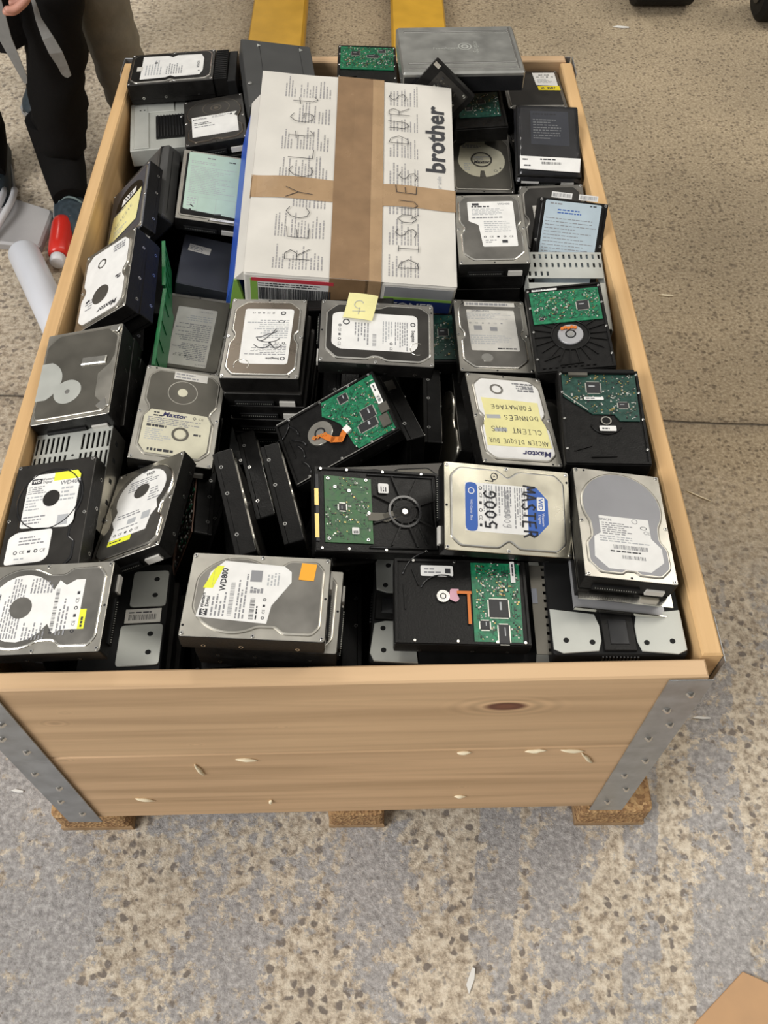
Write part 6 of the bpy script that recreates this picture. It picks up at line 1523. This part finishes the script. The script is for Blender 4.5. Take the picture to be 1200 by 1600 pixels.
REF = {'sea39': 'the scribbled drive', 'sea40': 'the crosswise drive', 'pcb45': 'the olive-board drive', 'pcb42': 'the orange-cable drive', 'edge43': 'the on-edge drive with grey sticker',
 'dark33': 'the dark round-topped drive', 'ext2': 'the plain grey case', 'hp1': 'the ribbed carrier', 'gs36b': 'the lower green strip', 'gs36a': 'the upper green strip', 'sams': 'the plain white-label drive',
 'wd10': 'the stepped-label drive', 'wd800': 'the orange-stickered drive', 'pcb20': 'the front board-up drive', 'maxyel': 'the yellow-note drive', 'pcb15': 'the slanted-board drive', 'oct': 'the round-label drive', 'bag': 'the antistatic bag',
 'brak12': 'the slotted pale bracket', 'box35': 'the blue-grey case', 'green34': 'the green-label drive', 'max38': 'the cream-label drive', 'edge46b': 'the upright trio', 'edge46c': 'the leaning upright drive', 'edge46a': 'the leftmost upright drive', 'edge47': 'the brown-rimmed drive',
 'd37': 'the inverted-label drive', 'edge44': 'the silver-faced upright drive', 'edge44b': 'the dull upright drive', 'wd25': 'the tilted silver drive', 'sled23': 'the narrow sled', 'pcb7': 'the dim-board drive', 'lab6': 'the yellow-warning drive', 'pcb13': 'the plain green-board drive',
 'quan': 'the large bare drive', 'wd22': 'the front left drive', 'wd400': 'the black labelled drive', 'yel30': 'the pale-note drive', 'opt32': 'the ribbed metal unit', 'alu4': 'the aluminium enclosure', 'pcb3': 'the crowded-board drive', 'hitachi': 'the pale drive', 'sled20': 'the long sled',
 'wdblue': 'the blue-label drive', 'max29': 'the white-faced drive', 'perf27': 'the vented cage', 'ext31': 'the round-edged enclosure', 'sled19': 'the corner sled', 'box': 'the taped box', 'blue11': 'the propped drive', 'grey11': 'the half-hidden grey drive', 'edge5': 'the small end-standing drive'}
def gap_drives():
    used = set()
    for n_, (k, row) in enumerate(GAP.items()):
        x, y, z, rx, ry, rz, w, h, t = row
        on_edge = t > .05
        rn = random.Random(n_*7+1)
        if k in NEAR: label = NEAR[k]
        else:
            ds = sorted(((POSE[q][0]-x)**2+((POSE[q][1]-y)*.8)**2, q) for q in REF if q in POSE)
            # the two neighbours it lies between
            a, b = ds[0][1], ds[1][1]; i = 1
            while (a, b) in used and i < 6: i += 1; b = ds[i][1]
            used.add((a, b)); used.add((b, a))
            label = 'black drive %s between %s and %s' % ('on edge' if on_edge else 'flat', REF[a], REF[b])
        if not on_edge:
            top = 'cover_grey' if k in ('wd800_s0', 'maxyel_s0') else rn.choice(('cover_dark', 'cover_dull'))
            m = Matrix.Translation((x, y, z)) @ Euler((R(rx), R(ry), R(rz)), 'XYZ').to_matrix().to_4x4() @ Matrix.Translation((0, 0, -t))
            if w > h: m = m @ Matrix.Rotation(R(90), 4, 'Z')
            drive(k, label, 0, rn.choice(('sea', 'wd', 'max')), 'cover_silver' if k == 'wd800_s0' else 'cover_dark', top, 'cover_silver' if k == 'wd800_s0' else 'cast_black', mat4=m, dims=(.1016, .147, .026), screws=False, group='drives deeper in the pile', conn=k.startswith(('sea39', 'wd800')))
        else:
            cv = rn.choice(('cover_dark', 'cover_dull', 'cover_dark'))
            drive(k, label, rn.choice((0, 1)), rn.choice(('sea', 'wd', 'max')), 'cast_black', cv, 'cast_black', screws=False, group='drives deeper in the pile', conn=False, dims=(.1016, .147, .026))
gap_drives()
def deep():
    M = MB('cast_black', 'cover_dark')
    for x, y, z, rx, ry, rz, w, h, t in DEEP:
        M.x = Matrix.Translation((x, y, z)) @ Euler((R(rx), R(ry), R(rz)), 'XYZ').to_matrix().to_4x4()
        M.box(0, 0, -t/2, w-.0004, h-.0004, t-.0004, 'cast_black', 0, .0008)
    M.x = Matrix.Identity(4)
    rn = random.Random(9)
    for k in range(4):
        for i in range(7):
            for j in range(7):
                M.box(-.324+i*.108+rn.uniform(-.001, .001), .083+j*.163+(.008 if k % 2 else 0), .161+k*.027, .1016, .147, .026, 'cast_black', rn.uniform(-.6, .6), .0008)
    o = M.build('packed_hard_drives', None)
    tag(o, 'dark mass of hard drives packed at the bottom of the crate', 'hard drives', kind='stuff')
deep()

# ---------------------------------------------------------------- pallet truck
def pallet_truck():
    T_ = thing('pallet_truck', 'yellow pallet truck, its two forks running in behind the crate', 'pallet truck', Matrix.Translation((-.012, 2.9, 0)))
    for x in (-.236+.012, .178+.012):
        M = MB('fork_yellow'); sec = [(-.080, .030), (-.080, .066), (-.074, .078), (.074, .078), (.080, .066), (.080, .030), (.072, .030), (.072, .070), (-.072, .070), (-.072, .030)]
        M.loops([[(x+a, 0, b) for a, b in sec], [(x+a, -1.62, b) for a, b in sec], [(x+a*.6, -1.68, .036+(b-.030)*.6) for a, b in sec]], 'fork_yellow')
        M.build('fork', T_)
        W_ = MB('rubber_black'); n_ = 16
        for yy in (-1.45, -1.36):
            W_.loops([[(x+q, yy+.034*math.cos(2*math.pi*i/n_), .036+.034*math.sin(2*math.pi*i/n_)) for i in range(n_)] for q in (-.045, .045)], 'rubber_black', smooth=True)
        W_.build('load_roller', T_)
    M = MB('fork_yellow'); M.box(-.012+.0, .06, .16, .58, .16, .22, 'fork_yellow', 0, .02); M.build('frame', T_)
    M = MB('rubber_black'); n_ = 20
    for q0, q1 in ((-.09, -.03), (.03, .09)): M.loops([[(q, .16+.09*math.cos(2*math.pi*i/n_), .09+.09*math.sin(2*math.pi*i/n_)) for i in range(n_)] for q in (q0, q1)], 'rubber_black', smooth=True)
    M.build('steering_wheels', T_)
    M = MB('fork_yellow'); M.tube([(0, .16, .2), (0, .25, .6), (0, .42, 1.15)], .02, 'fork_yellow', 10); M.tube([(-.13, .44, 1.25), (-.10, .42, 1.15), (.10, .42, 1.15), (.13, .44, 1.25), (.06, .45, 1.30), (-.06, .45, 1.30)], .013, 'rubber_black', 8, True); M.build('tow_handle', T_)
pallet_truck()

# ---------------------------------------------------------------- people
def skin(name, nodes, edges, m, parent, sub=2, shape=None):
    """nodes: name -> (x, y, z, r[, r2]); one continuous skin surface, root first"""
    ks = list(nodes); me = bpy.data.meshes.new(name)
    me.from_pydata([nodes[k][:3] for k in ks], [(ks.index(a), ks.index(b)) for a, b in edges], [])
    o = bpy.data.objects.new(name, me); C.objects.link(o); o.parent = parent
    me.materials.append(MT[m])
    s = o.modifiers.new('skin', 'SKIN'); s.use_smooth_shade = True
    if not me.skin_vertices: me.attributes.new('x', 'FLOAT', 'POINT')
    lay = me.skin_vertices[0].data if me.skin_vertices else None
    if lay:
        for i, k in enumerate(ks): lay[i].radius = (nodes[k][3], nodes[k][4] if len(nodes[k]) > 4 else nodes[k][3]); lay[i].use_root = (i == 0)
    u = o.modifiers.new('sub', 'SUBSURF'); u.levels = sub; u.render_levels = sub
    return o
def figure(root, J, trou, coat, hair='hair'):
    """J: joint name -> Vector (world). One body surface, clothes over it."""
    B = {}; E_ = []
    def add(k, p, r, r2=None): B[k] = (*p, r, r2 or r)
    def link(*ks): E_.extend(zip(ks, ks[1:]))
    hip = J['pelvis']; ch = J['chest']; nk = J['neck']; hd = J['head']
    add('pelvis', hip, .115, .085); add('waist', hip.lerp(ch, .45), .105, .075); add('chest', ch, .13, .09); add('neck', nk, .052); add('head0', nk.lerp(hd, .55), .062); add('head1', hd, .078, .085); add('crown', hd+(hd-nk).normalized()*.07, .06)
    link('pelvis', 'waist', 'chest', 'neck', 'head0', 'head1', 'crown')
    f = J['face']; add('nose', hd+f*.095+(nk-hd)*.12, .012); link('head1', 'nose')
    side = J['right']
    for s, n_ in ((1, 'R'), (-1, 'L')):
        add('ear'+n_, hd+side*s*.085, .014, .02); link('head1', 'ear'+n_)
        add('hip'+n_, J['hip'+n_], .088); add('knee'+n_, J['knee'+n_], .055); a = J['ankle'+n_]; add('shin'+n_, J['knee'+n_].lerp(a, .35), .050); add('ankle'+n_, a, .036)
        toe = J['toe'+n_]; add('ball'+n_, a.lerp(toe, .65)-Vector((0, 0, .03)), .036, .024); add('toe'+n_, toe, .026, .018)
        link('pelvis', 'hip'+n_, 'knee'+n_, 'shin'+n_, 'ankle'+n_, 'ball'+n_, 'toe'+n_)
        add('sh'+n_, J['shoulder'+n_], .055); add('el'+n_, J['elbow'+n_], .038); add('wr'+n_, J['wrist'+n_], .026, .022)
        link('chest', 'sh'+n_, 'el'+n_, 'wr'+n_)
        w = J['wrist'+n_]; d = (w-J['elbow'+n_]).normalized(); sd = d.cross(J['palm'+n_]).normalized(); pm = J['palm'+n_]
        add('pa'+n_, w+d*.045, .022, .014); link('wr'+n_, 'pa'+n_)
        for i, (off, l) in enumerate(((-.026, .066), (-.009, .074), (.009, .070), (.025, .055))):
            a0 = w+d*.082+sd*off; a1 = a0+d*l*.40+pm*.010; a2 = a1+d*l*.22+pm*l*.34; a3 = a2-d*l*.05+pm*l*.30
            for q, (p, r) in enumerate(((a0, .0098), (a1, .0088), (a2, .0080), (a3, .0066))): add('f%s%d%d' % (n_, i, q), p, r)
            link('pa'+n_, *['f%s%d%d' % (n_, i, q) for q in range(4)])
        t0 = w+d*.030-sd*.030; add('t0'+n_, t0, .0125); add('t1'+n_, t0+d*.028-sd*.014+pm*.012, .0105); add('t2'+n_, t0+d*.050-sd*.010+pm*.030, .0085); link('wr'+n_, 't0'+n_, 't1'+n_, 't2'+n_)
    skin('body', B, E_, 'skin', root)
    # trousers
    T = {}; E2 = []
    T['p'] = (*(hip+Vector((0, 0, .03))), .125, .098)
    for n_ in 'RL':
        h, k, a = J['hip'+n_], J['knee'+n_], J['ankle'+n_]
        T['h'+n_] = (*h, .105); T['t'+n_] = (*h.lerp(k, .55), .088); T['k'+n_] = (*k, trou[1]); T['s'+n_] = (*k.lerp(a, .45), trou[2]); T['c'+n_] = (*k.lerp(a, .88), trou[3]); T['e'+n_] = (*k.lerp(a, .94), trou[3]*.97)
        ks = ['p', 'h'+n_, 't'+n_, 'k'+n_, 's'+n_, 'c'+n_, 'e'+n_]; E2 += list(zip(ks, ks[1:]))
    o = skin('trousers', T, E2, trou[0], root)
    tx = bpy.data.textures.new('folds', 'CLOUDS'); tx.noise_scale = .045
    dm = o.modifiers.new('folds', 'DISPLACE'); dm.texture = tx; dm.strength = .026; dm.mid_level = .5
    for n_ in 'RL':
        k, a = J['knee'+n_], J['ankle'+n_]; ax = (a-k).normalized()
    # coat
    K = {'w': (*hip.lerp(ch, .12), .130, .105), 'm': (*hip.lerp(ch, .5), .125, .098), 'c': (*ch, .145, .108), 'n': (*ch.lerp(nk, .7), .075)}; E3 = [('w', 'm'), ('m', 'c'), ('c', 'n')]
    for n_ in 'RL':
        K['s'+n_] = (*J['shoulder'+n_], .070); K['e'+n_] = (*J['elbow'+n_], .055); K['u'+n_] = (*J['elbow'+n_].lerp(J['wrist'+n_], .9), .040); E3 += [('c', 's'+n_), ('s'+n_, 'e'+n_), ('e'+n_, 'u'+n_)]
    skin('jacket', K, E3, coat, root)
    up = (hd-nk).normalized(); HR = {'a': (*(hd+up*.085-f*.015), .072, .075), 'b': (*(hd-f*.055+up*.02), .070, .072), 'c': (*(hd-f*.055-up*.05), .055)}
    skin('hair', HR, [('a', 'b'), ('b', 'c')], hair, root)
    F_ = MB('paper_white', 'hair', 'skin')
    for s in (-1, 1):
        c = hd+f*.082+side*s*.030+up*.012; F_.at(0, *c); F_.box(0, 0, 0, .022, .022, .012, 'paper_white', 0, .003); F_.at(0, *(c+f*.004)); F_.box(0, 0, 0, .010, .018, .010, 'hair', 0, .002)
    F_.at(0, *(hd+f*.082-up*.055)); F_.box(0, 0, 0, .045, .018, .010, 'skin', 0, .002); F_.at()
    F_.build('eyes_and_mouth', root)
    for n_ in 'RL':
        a, toe = J['ankle'+n_], J['toe'+n_]; d0 = Vector((toe.x-a.x, toe.y-a.y, 0)).normalized(); SK = MB('cloth_black'); SK.tube([tuple(a+d0*u+Vector((0, 0, q))) for u, q in ((.110, -.048), (.075, -.036), (.035, -.018), (.0, .012), (.0, .05), (.0, .10))], .05, 'cloth_black', 16, False, [.040, .046, .052, .056, .056, .056]); SK.build('sock', root); d = Vector((toe.x-a.x, toe.y-a.y, 0)).normalized(); s = Vector((-d.y, d.x, 0)); heel = Vector((a.x, a.y, 0))-d*.055
        L_ = .275; sect = []
        for q, (u, wd, ht) in enumerate(((0, .030, .062), (.04, .038, .088), (.22, .040, .098), (.42, .044, .078), (.62, .050, .058), (.82, .049, .046), (.95, .036, .036), (1, .018, .026))):
            c = heel+d*L_*u; ring_ = []
            for i in range(12):
                an = 2*math.pi*i/12; ring_.append(tuple(c+s*wd*math.cos(an)+Vector((0, 0, .014+max(0, math.sin(an))*(ht-.014) if math.sin(an) > 0 else .014))))
            sect.append(ring_)
        S = MB('shoe'); S.loops(sect, 'shoe', smooth=True); S.build('shoe', root)
        S = MB('sole'); S.loops([[tuple(Vector(sect[q][i if q else i])) for i in ()] or [tuple(heel+d*L_*u+s*w_*sg) for u, w_, sg in ((0, .026, -1), (.3, .042, -1), (.62, .052, -1), (.9, .046, -1), (1.02, .014, -1), (1.02, .014, 1), (.9, .046, 1), (.62, .052, 1), (.3, .042, 1), (0, .026, 1))] for q in (0,)]+[[tuple(heel+d*L_*u+s*w_*sg+Vector((0, 0, .018))) for u, w_, sg in ((0, .026, -1), (.3, .042, -1), (.62, .052, -1), (.9, .046, -1), (1.02, .014, -1), (1.02, .014, 1), (.9, .046, 1), (.62, .052, 1), (.3, .042, 1), (0, .026, 1))]], 'sole'); S.build('sole', root)
        Lc = MB('lace')
        for i in range(6):
            u = .30+i*.065; c = heel+d*L_*u; ht = .098-(u-.22)*.11
            Lc.tube([tuple(c+s*.036*math.cos(R(t_))+Vector((0, 0, .010+ht*math.sin(R(t_)))) + d*.014*math.cos(R(t_))*(1 if i % 2 else -1)) for t_ in range(30, 151, 15)], .0028, 'lace', 6)
        for sg in (-1, 1):
            c = heel+d*L_*.30+Vector((0, 0, .105)); Lc.tube([tuple(c+s*sg*.028*math.sin(R(t_))*1.2+Vector((0, 0, -.018*math.sin(R(t_)*.9)))+d*.030*(1-math.cos(R(t_)))*.5) for t_ in range(0, 200, 20)], .0026, 'lace', 6)
        Lc.build('laces', root)
V = Vector
pa = thing('person', 'person in black trousers and laced dark shoes crouching left of the crate', 'person', Matrix.Translation((0, 0, 0)))
figure(pa, dict(pelvis=V((-.79, 1.90, .62)), chest=V((-.77, 1.72, 1.00)), neck=V((-.75, 1.62, 1.20)), head=V((-.735, 1.55, 1.33)), face=V((.30, -.85, -.40)).normalized(), right=V((.95, .3, 0)).normalized(),
    hipR=V((-.70, 1.87, .60)), kneeR=V((-.615, 1.53, .50)), ankleR=V((-.720, 1.575, .10)), toeR=V((-.672, 1.40, .03)),
    hipL=V((-.88, 1.85, .60)), kneeL=V((-.92, 1.46, .50)), ankleL=V((-.935, 1.68, .10)), toeL=V((-.905, 1.52, .03)),
    shoulderR=V((-.60, 1.68, 1.09)), elbowR=V((-.57, 1.54, .86)), wristR=V((-.600, 1.45, .645)), palmR=V((-.9, -.3, 0)).normalized(),
    shoulderL=V((-.93, 1.72, 1.09)), elbowL=V((-.93, 1.56, .86)), wristL=V((-.86, 1.42, .72)), palmL=V((.9, -.2, 0)).normalized()),
    ('cloth_black', .070, .066, .066), 'cloth_black')
pb = thing('person', 'person in grey-green trousers standing behind the back left corner of the crate', 'person', Matrix.Translation((0, 0, 0)))
figure(pb, dict(pelvis=V((-.67, 1.88, .97)), chest=V((-.63, 1.92, 1.33)), neck=V((-.63, 1.92, 1.52)), head=V((-.63, 1.90, 1.66)), face=V((.15, -.9, -.4)).normalized(), right=V((-1, 0, 0)),
    hipR=V((-.75, 1.95, .92)), kneeR=V((-.815, 2.04, .50)), ankleR=V((-.87, 2.12, .09)), toeR=V((-.88, 1.95, .03)),
    hipL=V((-.600, 1.80, .92)), kneeL=V((-.575, 1.70, .48)), ankleL=V((-.560, 1.74, .09)), toeL=V((-.52, 1.56, .03)),
    shoulderR=V((-.82, 1.93, 1.43)), elbowR=V((-.87, 1.98, 1.16)), wristR=V((-.86, 1.88, .93)), palmR=V((1, 0, 0)),
    shoulderL=V((-.44, 1.93, 1.43)), elbowL=V((-.39, 1.98, 1.16)), wristL=V((-.40, 1.88, .93)), palmL=V((-1, 0, 0))),
    ('cloth_grey', .078, .068, .058), 'cloth_grey')

# ---------------------------------------------------------------- things at the left of the crate
def ribbon(name, label, cat, pts, ws, m, th=.0012, group=None):
    M = MB(m); k = len(pts); L_ = []
    for i in range(k):
        p = V(pts[i]); t_ = (V(pts[min(i+1, k-1)])-V(pts[max(0, i-1)])).normalized(); s = t_.cross(V((0, -1, 0))).normalized(); nn = s.cross(t_).normalized(); w = ws[i]
        L_.append([tuple(p-s*w+nn*th), tuple(p+s*w+nn*th), tuple(p+s*w-nn*th), tuple(p-s*w-nn*th)])
    M.loops(L_, m, smooth=False); return tag(M.build(name), label, cat, group)
ribbon('grey_tape', 'grey cloth tape hanging in front of the black trouser leg', 'tape', [(-.632, 1.462, .520), (-.625, 1.440, .49), (-.612, 1.425, .46), (-.605, 1.425, .43), (-.604, 1.440, .395), (-.606, 1.452, .370), (-.609, 1.456, .362)], [.0035, .006, .012, .014, .011, .010, .003], 'tape_grey')
ribbon('grey_tape', 'grey cloth tape hanging at the very left, over the black cloth', 'tape', [(-.705, 1.44, .545), (-.702, 1.43, .50), (-.698, 1.425, .46), (-.690, 1.42, .42), (-.684, 1.418, .385), (-.684, 1.418, .37)], [.020, .018, .013, .010, .007, .003], 'tape_grey')
def black_cloth():
    M = MB('cloth_black'); nx, nz = 10, 10; g = []
    for j in range(nz+1):
        r = []
        for i in range(nx+1):
            u, v = i/nx, j/nz
            x = -.80+.145*u; z = .64-v*(.64-(.385+.030*u)); r.append((x, 1.475+.016*math.sin(u*9)*v+.02*v, z))
        g.append(r)
    for off, fl_ in ((0, False), (.008, True)):
        for j in range(nz):
            for i in range(nx):
                q = [g[j][i], g[j+1][i], g[j+1][i+1], g[j][i+1]]; q = [(a, b+off, c) for a, b, c in q]; M.face(q[::-1] if fl_ else q, 'cloth_black', True)
    tag(M.build('black_cloth'), 'black cloth hanging beside the black trouser leg at the top left edge', 'cloth')
black_cloth()
def tube():
    T_ = thing('cardboard_tube', 'pale round tube lying on the floor left of the crate', 'tube', Matrix.Translation((-.70, 1.16, .036)))
    M = MB('tube_white', 'hole_black'); a, b = V((-.072, .135, 0)), V((.105, -.20, 0))
    M.tube([a+(b-a)*q for q in (0, .012, .03, .5, 1)], .036, 'tube_white', 28, False, [.026, .033, .036, .036, .036]); M.build('tube', T_)
    E_ = MB('plate_grey'); d = (b-a).normalized(); E_.tube([a-d*.001, a-d*.0022], .020, 'paper_grey', 20); E_.build('end_cap', T_)
tube()
def grey_bag():
    T_ = thing('grey_bag', 'flat grey bag with thick pale handles on the floor beside the red bottle', 'bag', Matrix.Translation((-.80, 1.44, 0)))
    M = MB('bag_grey'); P = [(-.10, -.085), (.055, -.110), (.058, .030), (-.10, .105)]
    M.prism(fillet(P, .012, 3), .0, .022, 'bag_grey', .005, .003); M.build('bag_body', T_)
    H_ = MB('bag_pale')
    for o in (0, .026): H_.tube([(-.075+o+.012*math.sin(k*.6), .10-.028*k, .030+.016*math.sin(math.pi*k/7)) for k in range(8)], .008, 'bag_pale', 10)
    H_.build('handle', T_)
grey_bag()
def red():
    T_ = thing('red_bottle', 'small glossy red bottle with clear cap lying against the grey bag', 'bottle', Matrix.Translation((-.697, 1.345, .026)) @ Matrix.Rotation(R(6), 4, 'Z'))
    M = MB('red_plastic'); M.tube([(0, y, 0) for y in (.075, .068, .05, -.02, -.05, -.058)], .026, 'red_plastic', 24, False, [.018, .024, .026, .026, .024, .018]); M.build('bottle_body', T_)
    E_ = MB('bag_pale'); E_.tube([(0, y, 0) for y in (-.058, -.062, -.078, -.082)], .016, 'bag_pale', 18, False, [.015, .018, .018, .014]); E_.build('cap', T_)
red()

# ---------------------------------------------------------------- floor litter, cardboard, dark things at the back
M = MB('cardboard'); M.prism([(.548, -.216), (.450, -.292), (.62, -.42), (.72, -.28), (.59, -.235)][::-1], .001, .005, 'cardboard', .0008)
tag(M.build('cardboard_sheet'), 'corner of a plain brown cardboard sheet on the floor at bottom right', 'cardboard')
def litter(x, y, l, wd, a, label, m='litter_white', cat='scrap'):
    M = MB(m); M.at(a, x, y); M.prism([(-l/2, -wd*.3), (l*.1, -wd/2), (l/2, -wd*.2), (l/2, wd*.3), (-l*.2, wd/2)], .0008, .0026, m, .0004); M.at(0, 0, 0)
    M.x = Matrix.Identity(4); tag(M.build('scrap'), label, cat)
litter(-.513, .046, .020, .005, -10, 'small white scrap on the floor left of the front left hinge')
litter(.171, -.223, .034, .009, 70, 'white curled scrap on the floor below the crate front, bottom centre right')
litter(.571, .155, .030, .005, -4, 'thin white scrap on the floor right of the front right hinge')
litter(.807, 2.395, .050, .012, -8, 'white scrap on the floor far back right')
litter(.662, .603, .050, .003, -32, 'long thin straw lying on the brown floor right of the crate', 'splinter')
litter(.71, 1.172, .034, .006, -5, 'pale straw-like scrap on the brown floor to the right, mid height', 'splinter')
def dark_thing(x, y, sx, sy, sz, label):
    T_ = thing('rubber_wheel', label, 'wheel', Matrix.Translation((x, y, 0)))
    M = MB('rubber_black'); n_ = 28; r = sz/2
    def prof(q, k): return [(q, r*k*math.cos(2*math.pi*i/n_), r+r*k*math.sin(2*math.pi*i/n_)) for i in range(n_)]
    M.loops([prof(-sx/2, .8), prof(-sx/2+.012, 1), prof(sx/2-.012, 1), prof(sx/2, .8)], 'rubber_black', smooth=False); M.build('tyre', T_)
    H_ = MB('cover_dark'); H_.loops([prof(-sx/2-.004, .4), prof(sx/2+.004, .4)], 'cover_dark'); H_.build('hub', T_)
dark_thing(.95, 2.555, .20, .2, .20, 'dark wheel at the top edge of the picture, right of centre')
dark_thing(1.27, 2.45, .10, .2, .16, 'dark wheel cut off by the top right corner of the picture')
